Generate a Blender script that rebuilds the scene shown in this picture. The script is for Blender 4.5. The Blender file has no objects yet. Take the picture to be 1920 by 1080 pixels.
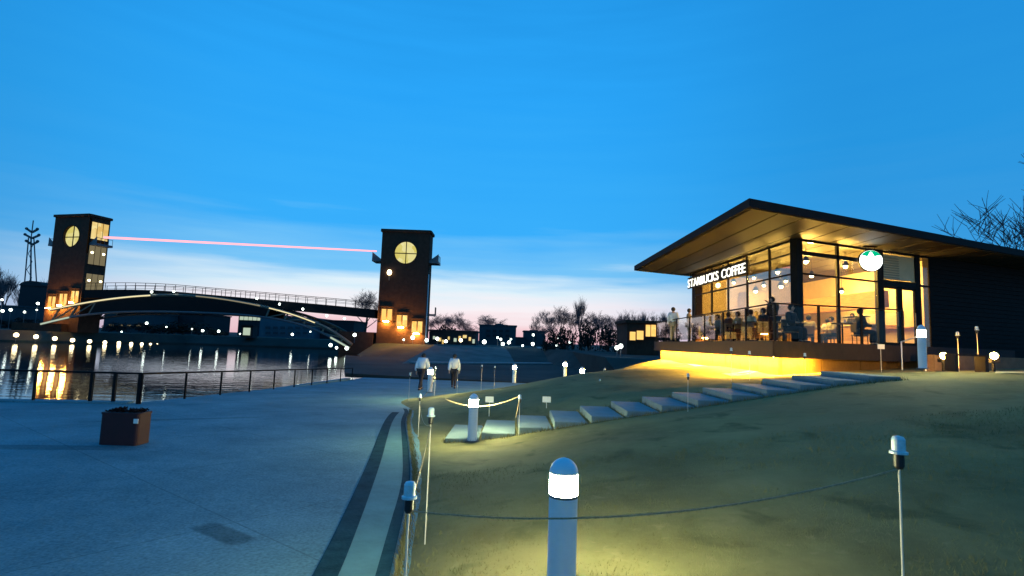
import bpy, math, random
import numpy as np
from mathutils import Vector, Matrix, Euler

random.seed(7)
S = bpy.context.scene
C = S.collection
R = math.radians

# ------------------------------------------------------------------ camera
EYE = Vector((0, 0, 1.65))
F = 1020.0                       # focal length in photo pixels (1920 wide)
PITCH, ROLL = math.atan(101 / F), R(2.0)
cam_d = bpy.data.cameras.new('camera')
cam_d.sensor_width = 36
cam_d.lens = 36 * F / 1920
cam_d.clip_start, cam_d.clip_end = 0.05, 8000
cam = bpy.data.objects.new('camera', cam_d)
C.objects.link(cam)
CR = Matrix.Rotation(R(90) + PITCH, 4, 'X') @ Matrix.Rotation(ROLL, 4, 'Z')
cam.matrix_world = Matrix.Translation(EYE) @ CR
S.camera = cam
CR3 = CR.to_3x3()

# ------------------------------------------------------------------ sky (dusk)
SUN_AZ = R(-9)                  # sunset direction, left of the camera axis
w = bpy.data.worlds.new('World')
S.world = w
w.use_nodes = True
nt = w.node_tree
nt.nodes.clear()
N = nt.nodes.new
L = nt.links.new


def ramp(stops):
    r = N('ShaderNodeValToRGB')
    e = r.color_ramp.elements
    while len(e) < len(stops):
        e.new(0.5)
    for k, (p, c) in enumerate(stops):
        e[k].position = p
        e[k].color = (*c, 1)
    return r


def mth(op, a, b=None, c=None):
    m = N('ShaderNodeMath')
    m.operation = op
    for k, v in enumerate((a, b, c)):
        if v is None:
            continue
        if isinstance(v, (int, float)):
            m.inputs[k].default_value = v
        else:
            L(v, m.inputs[k])
    return m.outputs[0]


tc = N('ShaderNodeTexCoord')
sx = N('ShaderNodeSeparateXYZ')
L(tc.outputs['Generated'], sx.inputs[0])
# thin dusk cloud bands: noise stretched along the horizon shifts the height that the ramps read
mp = N('ShaderNodeMapping')
mp.inputs['Scale'].default_value = (2.2, 2.2, 26)
L(tc.outputs['Generated'], mp.inputs[0])
nz = N('ShaderNodeTexNoise')
nz.inputs['Scale'].default_value = 1.6
nz.inputs['Detail'].default_value = 5
L(mp.outputs[0], nz.inputs[0])
up = mth('MAXIMUM', sx.outputs[2], 0.0)
wob = mth('MULTIPLY', mth('SUBTRACT', nz.outputs[0], 0.5), mth('MULTIPLY_ADD', up, 0.30, 0.055))
el = mth('ADD', up, wob)
away = ramp([(0, (.25, .50, .72)), (.06, (.12, .42, .75)), (.15, (.042, .33, .73)), (.32, (.019, .30, .73)),
             (.55, (.014, .27, .71)), (1, (.008, .16, .48))])
glow = ramp([(0, (.84, .46, .52)), (.028, (.92, .66, .70)), (.056, (.95, .88, .91)), (.09, (.72, .87, .95)),
             (.13, (.19, .56, .92)), (.21, (.038, .42, .94)), (.42, (.022, .37, .92)), (.6, (.016, .31, .80)), (1, (.008, .16, .48))])
L(el, away.inputs[0])
L(el, glow.inputs[0])
hx = mth('MULTIPLY', sx.outputs[0], math.sin(SUN_AZ))
hy = mth('MULTIPLY', sx.outputs[1], math.cos(SUN_AZ))
hl = mth('SQRT', mth('ADD', mth('MULTIPLY', sx.outputs[0], sx.outputs[0]),
                     mth('ADD', mth('MULTIPLY', sx.outputs[1], sx.outputs[1]), 1e-5)))
cs = mth('DIVIDE', mth('ADD', hx, hy), hl)
mr = N('ShaderNodeMapRange')
mr.interpolation_type = 'SMOOTHSTEP'
mr.inputs['From Min'].default_value = math.cos(R(42))
mr.inputs['From Max'].default_value = math.cos(R(6))
L(cs, mr.inputs[0])
mx = N('ShaderNodeMix')
mx.data_type = 'RGBA'
L(mr.outputs[0], mx.inputs['Factor'])
L(away.outputs[0], mx.inputs['A'])
L(glow.outputs[0], mx.inputs['B'])
sky = N('ShaderNodeTexSky')
sky.sky_type = 'NISHITA'
sky.sun_disc = False
sky.sun_elevation = R(-1.5)
sky.sun_rotation = SUN_AZ
sky.ozone_density = 5
bg1 = N('ShaderNodeBackground')
bg1.inputs[1].default_value = 0.06
L(sky.outputs[0], bg1.inputs[0])
bg2 = N('ShaderNodeBackground')
bg2.inputs[1].default_value = 1.0
L(mx.outputs['Result'], bg2.inputs[0])
ad = N('ShaderNodeAddShader')
L(bg1.outputs[0], ad.inputs[0])
L(bg2.outputs[0], ad.inputs[1])
wo = N('ShaderNodeOutputWorld')
L(ad.outputs[0], wo.inputs[0])

sun_d = bpy.data.lights.new('sun', 'SUN')
sun_d.energy = 0.03
sun_d.angle = R(20)
sun_d.color = (1, .72, .66)
sun = bpy.data.objects.new('sun', sun_d)
C.objects.link(sun)
sd = Vector((math.sin(SUN_AZ), math.cos(SUN_AZ), 0.05))
sun.rotation_euler = sd.to_track_quat('Z', 'Y').to_euler()

S.view_settings.view_transform = 'Standard'
S.view_settings.look = 'None'
S.view_settings.exposure = 0
S.view_settings.gamma = 1
S.render.engine = 'CYCLES'
S.cycles.use_denoising = True
S.cycles.max_bounces = 8
S.cycles.transparent_max_bounces = 12
S.cycles.sample_clamp_indirect = 6
S.cycles.caustics_reflective = False
S.cycles.caustics_refractive = False


# ------------------------------------------------------------------ pixel -> place
def ray(px, py):
    return CR3 @ Vector(((px - 960) / F, (540 - py) / F, -1))


def at(px, py, Y):
    d = ray(px, py)
    return EYE + d * (Y / d.y)


def on_z(px, py, z):
    d = ray(px, py)
    return EYE + d * ((z - EYE.z) / d.z)


def on_plane(px, py, p, q):
    """ray against the vertical plane through ground points p and q"""
    d = ray(px, py)
    n = Vector((q[1] - p[1], -(q[0] - p[0]), 0))
    t = (Vector((p[0], p[1], 0)) - EYE).dot(n) / d.dot(n)
    return EYE + d * t


# ------------------------------------------------------------------ materials
MATS = {}


def mat(name, col, rough=.7, var=.25, scale=6., bump=0., metal=0., spec=.4, col2=None, coord='Object', stretch=None):
    m = bpy.data.materials.new(name)
    m.use_nodes = True
    t = m.node_tree
    b = t.nodes['Principled BSDF']
    b.inputs['Roughness'].default_value = rough
    b.inputs['Metallic'].default_value = metal
    b.inputs['Specular IOR Level'].default_value = spec
    tcn = t.nodes.new('ShaderNodeTexCoord')
    mpn = t.nodes.new('ShaderNodeMapping')
    if stretch:
        mpn.inputs['Scale'].default_value = stretch
    t.links.new(tcn.outputs[coord], mpn.inputs[0])
    n = t.nodes.new('ShaderNodeTexNoise')
    n.inputs['Scale'].default_value = scale
    n.inputs['Detail'].default_value = 6
    n.inputs['Roughness'].default_value = .65
    t.links.new(mpn.outputs[0], n.inputs[0])
    r = t.nodes.new('ShaderNodeValToRGB')
    r.color_ramp.elements[0].position = .3
    r.color_ramp.elements[1].position = .72
    c2 = col2 or tuple(min(1, c * (1 + var)) for c in col)
    c1 = tuple(c * (1 - var) for c in col)
    r.color_ramp.elements[0].color = (*c1, 1)
    r.color_ramp.elements[1].color = (*c2, 1)
    t.links.new(n.outputs[0], r.inputs[0])
    t.links.new(r.outputs[0], b.inputs['Base Color'])
    if bump:
        bn = t.nodes.new('ShaderNodeBump')
        bn.inputs['Strength'].default_value = bump
        bn.inputs['Distance'].default_value = .02
        n2 = t.nodes.new('ShaderNodeTexNoise')
        n2.inputs['Scale'].default_value = scale * 6
        n2.inputs['Detail'].default_value = 4
        t.links.new(mpn.outputs[0], n2.inputs[0])
        t.links.new(n2.outputs[0], bn.inputs['Height'])
        t.links.new(bn.outputs[0], b.inputs['Normal'])
    MATS[name] = m
    return m


def glowmat(name, col, strength, sample=True):
    m = bpy.data.materials.new(name)
    m.use_nodes = True
    t = m.node_tree
    t.nodes.clear()
    e = t.nodes.new('ShaderNodeEmission')
    e.inputs[0].default_value = (*col, 1)
    e.inputs[1].default_value = strength
    o = t.nodes.new('ShaderNodeOutputMaterial')
    t.links.new(e.outputs[0], o.inputs[0])
    if not sample:
        m.cycles.emission_sampling = 'NONE'
    MATS[name] = m
    return m


def glassmat(name, tint, base=.06, gain=1.0):
    """one thin pane: see-through, mirror-like towards grazing angles"""
    m = bpy.data.materials.new(name)
    m.use_nodes = True
    t = m.node_tree
    t.nodes.clear()
    tr = t.nodes.new('ShaderNodeBsdfTransparent')
    tr.inputs[0].default_value = (*tint, 1)
    gl = t.nodes.new('ShaderNodeBsdfGlossy')
    gl.inputs['Roughness'].default_value = .015
    geo = t.nodes.new('ShaderNodeNewGeometry')
    dt = t.nodes.new('ShaderNodeVectorMath')
    dt.operation = 'DOT_PRODUCT'
    t.links.new(geo.outputs['Normal'], dt.inputs[0])
    t.links.new(geo.outputs['Incoming'], dt.inputs[1])
    ab_ = t.nodes.new('ShaderNodeMath')
    ab_.operation = 'ABSOLUTE'
    t.links.new(dt.outputs['Value'], ab_.inputs[0])
    on = t.nodes.new('ShaderNodeMath')
    on.operation = 'SUBTRACT'
    on.inputs[0].default_value = 1
    t.links.new(ab_.outputs[0], on.inputs[1])
    lw = t.nodes.new('ShaderNodeMath')
    lw.operation = 'POWER'
    lw.inputs[1].default_value = 4.5
    t.links.new(on.outputs[0], lw.inputs[0])
    ma = t.nodes.new('ShaderNodeMath')
    ma.operation = 'MULTIPLY_ADD'
    ma.inputs[1].default_value = gain
    ma.inputs[2].default_value = base
    ma.use_clamp = True
    t.links.new(lw.outputs[0], ma.inputs[0])
    mi = t.nodes.new('ShaderNodeMixShader')
    t.links.new(ma.outputs[0], mi.inputs[0])
    t.links.new(tr.outputs[0], mi.inputs[1])
    t.links.new(gl.outputs[0], mi.inputs[2])
    o = t.nodes.new('ShaderNodeOutputMaterial')
    t.links.new(mi.outputs[0], o.inputs[0])
    MATS[name] = m
    return m


M = MATS
mat('asphalt', (.12, .235, .262), .92, .16, .7, .6, col2=(.175, .315, .345), spec=.1)
mat('band', (.018, .058, .075), .95, .3, 5, .4, spec=.02)
mat('paver', (.115, .235, .245), .9, .15, 3, .3, spec=.05)
mat('grass', (.15, .150, .068), .95, .4, .45, 1.0, spec=.08, col2=(.25, .23, .10))
mat('far_ground', (.035, .05, .045), .95, .35, .15, .3, spec=.1)
mat('bank', (.10, .13, .12), .95, .3, .3, .4, spec=.1)
mat('gravel', (.66, .54, .26), .95, .15, 9, .6)  # yellow tone raised to carry part of the lamp light on the ground
mat('slab', (.15, .215, .22), .8, .15, 3, .3)
mat('brick_dark', (.055, .029, .019), .9, .3, 1.5, .4, spec=.2)
mat('steel_dark', (.009, .008, .008), .6, .2, 3, spec=.12)
mat('steel_grey', (.10, .10, .11), .5, .2, 3)
mat('arch_paint', (.13, .12, .09), .5, .1, 3)
mat('roof_dark', (.006, .005, .006), .8, .2, 2, spec=.2)
mat('soffit', (.036, .027, .009), .6, .2, 1.2, stretch=(1, 14, 1))
mat('wall_siding', (.010, .006, .006), .8, .3, 3, spec=.2)
mat('interior_wall', (.72, .58, .36), .8, .08, 2)
mat('interior_wood', (.42, .23, .09), .6, .25, 2, stretch=(1, 1, 10))
mat('interior_floor', (.22, .13, .07), .6, .2, 2)
mat('deck_wood', (.018, .012, .011), .8, .3, 3, stretch=(1, 10, 1))
mat('stone_dark', (.16, .105, .06), .9, .25, 2.5, .5)
mat('stone_wall', (.13, .07, .022), .9, .2, 2.5, .5)
mat('white_metal', (.66, .70, .74), .45, .06, 3)
mat('pole_metal', (.62, .56, .46), .5, .12, 8)
mat('black_plastic', (.012, .012, .013), .45, .2, 4)
mat('cap_plastic', (.50, .60, .62), .25, .2, 40, spec=.6)
mat('rope', (.36, .28, .16), .9, .35, 60, .6)
mat('planter_leaf', (.022, .012, .012), .9, .3, 6, spec=.1)
mat('planter', (.045, .007, .008), .6, .25, 3)
mat('leaf_dark', (.035, .045, .028), .85, .5, 3, spec=.15)
mat('leaf_far', (.025, .03, .026), .9, .5, 1, spec=.1)
mat('bark', (.07, .055, .05), .95, .3, 3, spec=.1)
mat('twig', (.15, .10, .11), .95, .3, 3, spec=.1)  # haze put into the colour: paler, pinkish twigs
mat('skin', (.42, .26, .19), .6, .08, 4)
mat('hair', (.018, .014, .012), .6, .3, 10)
mat('jacket_white', (.70, .72, .74), .85, .08, 5, .3)
mat('jacket_tan', (.30, .22, .13), .85, .12, 5, .3)
mat('jacket_black', (.02, .02, .022), .85, .2, 5)
mat('jacket_grey', (.14, .15, .16), .85, .15, 5)
mat('jacket_cream', (.50, .44, .30), .85, .15, 5)
mat('trousers_dark', (.022, .022, .03), .9, .2, 5)
mat('trousers_beige', (.40, .33, .22), .9, .15, 5)
mat('sign_plate', (.75, .74, .68), .5, .05, 4)
mat('building_far', (.035, .055, .065), .9, .2, .2)
mat('building_teal', (.045, .10, .13), .8, .2, .2)
mat('building_black', (.02, .022, .026), .9, .2, .2)
mat('antenna', (.05, .075, .085), .7, .2, 1)
mat('table_wood', (.16, .10, .06), .6, .2, 3)
mat('louver', (.42, .34, .22), .6, .1, 4)
glassmat('window_glass', (.97, .95, .92), .022, 1.9)
glassmat('side_glass', (.76, .76, .75), .04, 3.6)
glassmat('rail_glass', (.86, .88, .86), .015, .8)
glassmat('cap_glass', (.72, .80, .84), .22, 1.0)
glowmat('bollard_glow', (1.0, .99, .50), 760)
glowmat('far_white', (.86, 1.0, .90), 9, False)
glowmat('far_warm', (1.0, .82, .45), 8, False)
glowmat('sign_glow', (1.0, .96, .80), 2.0)
glowmat('disc_glow', (.92, 1.0, .95), 5)
glowmat('disc_green', (.0, .42, .20), 1.3)
glowmat('disc_mark', (.30, .62, .48), .9, False)
glowmat('pendant_glow', (1.0, .78, .36), 30)
glowmat('strip_glow', (1.0, .53, .045), 1500)
glowmat('flood_glow', (1.0, .50, .09), 330)
glowmat('niche_glow', (1.0, .60, .16), 1.35, False)
glowmat('round_glow', (.92, .80, .18), .85, False)
glowmat('window_warm', (1.0, .72, .22), 1.0, False)
glowmat('window_dim', (.55, .46, .26), .35, False)
glowmat('window_cold', (.66, .80, .62), .7, False)
glowmat('laser', (1.0, .40, .46), 1.55, False)
glowmat('arch_lit_edge', (1.0, .86, .48), 1.0, False)
glowmat('arch_lit_edge_dim', (.62, .55, .36), .45, False)
glowmat('uplight_glow', (1.0, .43, .07), 880)


def _gn(name, c1, c2, sc):
    # uneven glow: rooms behind frosted glass, and niche panes standing in for uplit wall
    t_ = M[name].node_tree
    e_ = next(n_ for n_ in t_.nodes if n_.type == 'EMISSION')
    g_ = t_.nodes.new('ShaderNodeTexCoord')
    v_ = t_.nodes.new('ShaderNodeTexVoronoi')
    v_.distance = 'CHEBYCHEV'
    v_.inputs['Scale'].default_value = sc
    t_.links.new(g_.outputs['Object'], v_.inputs['Vector'])
    r_ = t_.nodes.new('ShaderNodeValToRGB')
    r_.color_ramp.elements[0].color = (*c1, 1)
    r_.color_ramp.elements[1].color = (*c2, 1)
    t_.links.new(v_.outputs['Color'], r_.inputs[0])
    t_.links.new(r_.outputs[0], e_.inputs[0])


_gn('round_glow', (.72, .60, .08), (1.0, .92, .45), .8)
_gn('niche_glow', (.9, .38, .05), (1.0, .72, .25), 1.1)
_gn('window_warm', (.7, .40, .08), (1.0, .82, .36), 1.0)


tg = M['grass'].node_tree
bg_ = tg.nodes['Principled BSDF']
sg_ = bg_.inputs['Base Color'].links[0].from_socket
g2 = tg.nodes.new('ShaderNodeTexCoord')
for (sc_, lo, hi, colr, amt) in ((.33, .48, .66, (.20, .165, .08), .75), (1.7, .58, .70, (.055, .07, .03), .6), (7, .60, .72, (.23, .20, .10), .5)):
    n4 = tg.nodes.new('ShaderNodeTexNoise')
    n4.inputs['Scale'].default_value = sc_
    n4.inputs['Detail'].default_value = 7
    n4.inputs['Distortion'].default_value = .6
    tg.links.new(g2.outputs['Object'], n4.inputs[0])
    r4 = tg.nodes.new('ShaderNodeMapRange')
    r4.inputs['From Min'].default_value = lo
    r4.inputs['From Max'].default_value = hi
    r4.inputs['To Max'].default_value = amt
    tg.links.new(n4.outputs[0], r4.inputs[0])
    m4 = tg.nodes.new('ShaderNodeMix')
    m4.data_type = 'RGBA'
    tg.links.new(r4.outputs[0], m4.inputs['Factor'])
    tg.links.new(sg_, m4.inputs['A'])
    m4.inputs['B'].default_value = (*colr, 1)
    sg_ = m4.outputs['Result']
tg.links.new(sg_, bg_.inputs['Base Color'])


# asphalt: long soft darker patches, plus fine joints left by wear
def add_dark_patch(m, cx, cy, lx, ly, ang, dark):
    t = m.node_tree
    b = t.nodes['Principled BSDF']
    src = b.inputs['Base Color'].links[0].from_socket
    g = t.nodes.new('ShaderNodeTexCoord')
    mp_ = t.nodes.new('ShaderNodeMapping')
    mp_.vector_type = 'TEXTURE'
    mp_.inputs['Location'].default_value = (cx, cy, 0)
    mp_.inputs['Rotation'].default_value = (0, 0, ang)
    mp_.inputs['Scale'].default_value = (lx, ly, 50)
    t.links.new(g.outputs['Object'], mp_.inputs[0])
    nn = t.nodes.new('ShaderNodeTexNoise')
    nn.inputs['Scale'].default_value = 2.2
    t.links.new(mp_.outputs[0], nn.inputs[0])
    vm = t.nodes.new('ShaderNodeVectorMath')
    vm.operation = 'LENGTH'
    pw = t.nodes.new('ShaderNodeVectorMath')
    pw.operation = 'MULTIPLY'
    t.links.new(mp_.outputs[0], pw.inputs[0])
    t.links.new(mp_.outputs[0], pw.inputs[1])
    pw2 = t.nodes.new('ShaderNodeVectorMath')
    pw2.operation = 'MULTIPLY'
    t.links.new(pw.outputs[0], pw2.inputs[0])
    t.links.new(pw.outputs[0], pw2.inputs[1])
    t.links.new(pw2.outputs[0], vm.inputs[0])
    a = t.nodes.new('ShaderNodeMath')
    a.operation = 'MULTIPLY_ADD'
    a.inputs[1].default_value = .9
    t.links.new(nn.outputs[0], a.inputs[0])
    t.links.new(vm.outputs['Value'], a.inputs[2])
    k = t.nodes.new('ShaderNodeMapRange')
    k.interpolation_type = 'SMOOTHSTEP'
    k.inputs['From Min'].default_value = .7
    k.inputs['From Max'].default_value = 2.0
    k.inputs['To Min'].default_value = dark
    k.inputs['To Max'].default_value = 1
    t.links.new(a.outputs[0], k.inputs[0])
    mu = t.nodes.new('ShaderNodeMix')
    mu.data_type = 'RGBA'
    mu.blend_type = 'MULTIPLY'
    mu.inputs['Factor'].default_value = 1
    t.links.new(src, mu.inputs['A'])
    t.links.new(k.outputs[0], mu.inputs['B'])
    t.links.new(mu.outputs['Result'], b.inputs['Base Color'])


# water
wm = bpy.data.materials.new('water')
wm.use_nodes = True
t = wm.node_tree
b = t.nodes['Principled BSDF']
b.inputs['Base Color'].default_value = (.006, .012, .014, 1)
b.inputs['Roughness'].default_value = .04
b.inputs['IOR'].default_value = 1.33
b.inputs['Specular IOR Level'].default_value = .9
g = t.nodes.new('ShaderNodeTexCoord')
m1 = t.nodes.new('ShaderNodeMapping')
m1.inputs['Scale'].default_value = (.5, 1.3, 1)
t.links.new(g.outputs['Object'], m1.inputs[0])
n1 = t.nodes.new('ShaderNodeTexNoise')
n1.inputs['Scale'].default_value = 1.2
n1.inputs['Detail'].default_value = 4
t.links.new(m1.outputs[0], n1.inputs[0])
bp = t.nodes.new('ShaderNodeBump')
bp.inputs['Strength'].default_value = .055
bp.inputs['Distance'].default_value = .25
t.links.new(n1.outputs[0], bp.inputs['Height'])
t.links.new(bp.outputs[0], b.inputs['Normal'])
M['water'] = wm


# ------------------------------------------------------------------ mesh helpers
class MB:
    def __init__(self):
        self.v, self.f = [], []

    def add(self, vs, fs):
        o = len(self.v)
        self.v += [tuple(p) for p in vs]
        self.f += [tuple(i + o for i in q) for q in fs]
        return self

    def box(self, c, s, rz=0., rot=None):
        m = rot or Matrix.Rotation(rz, 3, 'Z')
        c = Vector(c)
        vs = [c + m @ Vector((x * s[0] / 2, y * s[1] / 2, z * s[2] / 2))
              for z in (-1, 1) for y in (-1, 1) for x in (-1, 1)]
        return self.add(vs, [(0, 2, 3, 1), (4, 5, 7, 6), (0, 1, 5, 4), (2, 6, 7, 3), (0, 4, 6, 2), (1, 3, 7, 5)])

    def bar(self, p, q, wd, ht=None):
        """box beam from p to q"""
        p, q = Vector(p), Vector(q)
        d = q - p
        ht = ht or wd
        u = d.normalized()
        sd_ = u.cross(Vector((0, 0, 1)))
        sd_ = sd_.normalized() if sd_.length > 1e-4 else Vector((1, 0, 0))
        up_ = sd_.cross(u)
        rot = Matrix((sd_, u, up_)).transposed()
        return self.box((p + q) / 2, (wd, d.length, ht), rot=rot)

    def tube(self, pts, rad, n=6, cap=True):
        pts = [Vector(p) for p in pts]
        rr = rad if isinstance(rad, (list, tuple)) else [rad] * len(pts)
        vs, fs = [], []
        ref = None
        for i, p in enumerate(pts):
            d = (pts[min(i + 1, len(pts) - 1)] - pts[max(i - 1, 0)]).normalized()
            if ref is None:
                ref = d.cross(Vector((0, 0, 1)))
                if ref.length < 1e-3:
                    ref = Vector((1, 0, 0))
            a = (ref - d * ref.dot(d)).normalized()
            ref = a
            b_ = d.cross(a)
            for k in range(n):
                an = 2 * math.pi * k / n
                vs.append(p + (a * math.cos(an) + b_ * math.sin(an)) * rr[i])
        for i in range(len(pts) - 1):
            for k in range(n):
                k2 = (k + 1) % n
                fs.append((i * n + k, i * n + k2, (i + 1) * n + k2, (i + 1) * n + k))
        if cap:
            fs.append(tuple(range(n))[::-1])
            fs.append(tuple((len(pts) - 1) * n + k for k in range(n)))
        return self.add(vs, fs)

    def lathe(self, prof, c=(0, 0, 0), n=20):
        vs, fs = [], []
        for (r_, z) in prof:
            for k in range(n):
                an = 2 * math.pi * k / n
                vs.append((c[0] + r_ * math.cos(an), c[1] + r_ * math.sin(an), c[2] + z))
        for i in range(len(prof) - 1):
            for k in range(n):
                k2 = (k + 1) % n
                fs.append((i * n + k, i * n + k2, (i + 1) * n + k2, (i + 1) * n + k))
        fs.append(tuple(range(n))[::-1])
        fs.append(tuple((len(prof) - 1) * n + k for k in range(n)))
        return self.add(vs, fs)

    def prism(self, poly, z0, z1):
        n = len(poly)
        vs = [(p[0], p[1], z0) for p in poly] + [(p[0], p[1], z1) for p in poly]
        fs = [tuple(range(n))[::-1], tuple(range(n, 2 * n))]
        fs += [(k, (k + 1) % n, n + (k + 1) % n, n + k) for k in range(n)]
        return self.add(vs, fs)

    def sphere(self, c, r_, n=10, m=6, sz=1.):
        prof = [(max(1e-3, r_ * math.sin(math.pi * i / m)), -r_ * sz * math.cos(math.pi * i / m)) for i in range(m + 1)]
        return self.lathe(prof, c, n)

    def mesh(self, name, material, off=None, smooth=False):
        o = Vector(off) if off is not None else Vector((0, 0, 0))
        me = bpy.data.meshes.new(name)
        me.from_pydata([(p[0] - o.x, p[1] - o.y, p[2] - o.z) for p in self.v], [], self.f)
        me.materials.append(M[material])
        if smooth:
            for p in me.polygons:
                p.use_smooth = True
        me.update()
        return me

    def build(self, name, material, parent=None, smooth=False, world=True):
        off = None
        if parent is not None and world:
            off = wloc(parent)
        ob = bpy.data.objects.new(name, self.mesh(name, material, off, smooth))
        C.objects.link(ob)
        ob.parent = parent
        return ob


def wloc(o):
    p = Vector((0, 0, 0))
    while o is not None:
        p += o.location
        o = o.parent
    return p


def tag(o, label, cat, group=None):
    o['label'] = label
    o['category'] = cat
    if group:
        o['group'] = group
    return o


def thing(name, label, cat, loc=(0, 0, 0), group=None):
    o = bpy.data.objects.new(name, None)
    o.empty_display_size = .2
    C.objects.link(o)
    o.location = loc
    return tag(o, label, cat, group)


def struct(o, kind='structure'):
    o['kind'] = kind
    return o


def copy_tree(o, parent=None):
    c = o.copy()
    C.objects.link(c)
    c.parent = parent
    for ch in o.children:
        copy_tree(ch, c)
    return c


ORD = ['first', 'second', 'third', 'fourth', 'fifth', 'sixth', 'seventh', 'eighth', 'ninth', 'tenth', 'eleventh',
       'twelfth', 'thirteenth', 'fourteenth', 'fifteenth', 'sixteenth', 'seventeenth', 'eighteenth', 'nineteenth',
       'twentieth', 'twenty-first', 'twenty-second', 'twenty-third', 'twenty-fourth', 'twenty-fifth', 'twenty-sixth',
       'twenty-seventh', 'twenty-eighth', 'twenty-ninth', 'thirtieth']


# ------------------------------------------------------------------ terrain
def lerp_tab(tab, v):
    return float(np.interp(v, [a for a, _ in tab], [b_ for _, b_ in tab]))


PZ = [(-20, .1), (0, 0), (15, -.30), (25, -.62), (32, -.8), (60, -.8)]


def path_z(y):
    return lerp_tab(PZ, y)


B2 = [(-20, .4), (-5, .0), (0, -.45), (2, -.62), (3.87, -.83), (5.3, -1.02), (7, -1.22), (9.3, -1.68), (11.3, -2.1),
      (13, -2.45), (15.3, -2.75), (17, -3.5), (18.5, -3.8), (20, -3.1), (21.5, -1.3), (23, .3), (26, 2.2), (30, 4.0),
      (36, 5.0), (48, 7)]
B1 = [(-20, -.1), (-5, -.6), (0, -.92), (2, -1.06), (3.8, -1.22), (5.75, -1.52), (8.3, -1.94), (11.2, -2.47),
      (13.2, -2.8), (14.8, -2.97)]


def smooth_tab(tab, v):
    # small moving average so that the kerb runs in curves, not in kinks
    return sum(lerp_tab(tab, v + d) for d in (-.9, -.6, -.3, 0, .3, .6, .9)) / 7


WATER_Z = -1.25
ctrl = []
for y in np.arange(-14, 48, 2.0):
    ctrl.append((smooth_tab(B2, y) + .1, y, path_z(y) + .02))
ctrl += [(.35, 3.4, .15), (1.75, 2.4, .15), (3, 3, .36), (6, 4, .8), (10, 5, 1.15), (-.68, 9.6, -.15), (-1.1, 10.4, -.18),
         (1.5, 10.4, .27), (4.1, 10.4, .72), (6.7, 10.6, 1.12), (8.3, 11, 1.3), (5.2, 13, .86), (12, 12, 1.38), (20, 12, 1.5), (30, 10, 1.6),
         (2.3, 18, .66), (3.9, 20, .78), (0, 17.5, .18), (-1.6, 17.5, -.1), (6.2, 16, .80), (6.9, 18, .78), (7.1, 24, .78), (8.5, 18, 1.02), (8.6, 22, 1.0), (8.8, 27, .95), (10, 17, 1.1),
         (7.3, 30, .75), (10, 28, 1.1), (18, 26, 1.4), (2.85, 22, .15), (2.9, 26, -.25), (5, 26, .45), (5.5, 31, .0),
         (10, 40, .5), (30, 40, 1.2), (45, 20, 1.6), (6, -4, .6), (12, -10, 1.2), (40, -10, 1.7), (3, -10, .4)]
P_ = np.array([(a, b_) for a, b_, _ in ctrl])
Zc = np.array([c for *_, c in ctrl])


def tps(r_):
    return np.where(r_ > 1e-9, r_ * r_ * np.log(np.maximum(r_, 1e-9)), 0)


K = tps(np.linalg.norm(P_[:, None] - P_[None], axis=2)) + np.eye(len(P_)) * .05
A_ = np.hstack([np.ones((len(P_), 1)), P_])
sol = np.linalg.solve(np.block([[K, A_], [A_.T, np.zeros((3, 3))]]), np.concatenate([Zc, np.zeros(3)]))


def lawn_raw(x, y):
    q = np.array([[x, y]], float)
    r_ = np.linalg.norm(q[:, None] - P_[None], axis=2)
    return float((tps(r_) @ sol[:-3])[0] + sol[-3] + sol[-2] * x + sol[-1] * y)


def step_z(x):
    i = (x + .80) / .655
    return -.10 + .115 * i if i < 10 else 1.05 + .10 * (i - 10)


def lawn_z(x, y):
    z = lawn_raw(x, y)
    # the stairs are let into the slope: the turf stays just under the slabs
    if -1.6 < x < 8.2 and 8.6 < y < 13:
        k = min(1, max(0, (y - 8.6) / .9)) * min(1, max(0, (13 - y) / .9))
        k *= min(1, max(0, (x + 1.6) / .5)) * min(1, max(0, (8.2 - x) / 1.0))
        z = z + (min(z, step_z(x) - .075) - z) * k
    if y < 21 and x < smooth_tab(B2, y) + 2.5:
        z = max(z, path_z(y) + .014)
    return z


def on_lawn(px, py, z=0.3):
    for _ in range(25):
        p = on_z(px, py, z)
        z = .5 * z + .5 * lawn_z(p.x, p.y)
    return on_z(px, py, z)


# lawn: rows in y, columns from the kerb to the right
ys = list(np.arange(-12, 3, .75)) + list(np.arange(3, 24, .3)) + list(np.arange(24, 48.1, .8))
us = [0, .004, .012, .022, .034, .048, .064, .082, .1, .12, .14, .16, .18, .2, .225, .25, .28, .31, .35, .4, .46, .54, .64, .78, 1]
vs, fs = [], []
rng = np.random.default_rng(3)
for j, y in enumerate(ys):
    x0 = smooth_tab(B2, y) + .09
    for i, u in enumerate(us):
        x = x0 + u * (48 - x0)
        z = lawn_z(x, y) + (rng.normal() * .006 if 0 < i else 0)
        if i == 0:
            z = path_z(y) - .05
        vs.append((x, y, z))
n = len(us)
for j in range(len(ys) - 1):
    for i in range(n - 1):
        fs.append((j * n + i, j * n + i + 1, (j + 1) * n + i + 1, (j + 1) * n + i))
struct(MB().add(vs, fs).build('lawn', 'grass', smooth=True))

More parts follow.
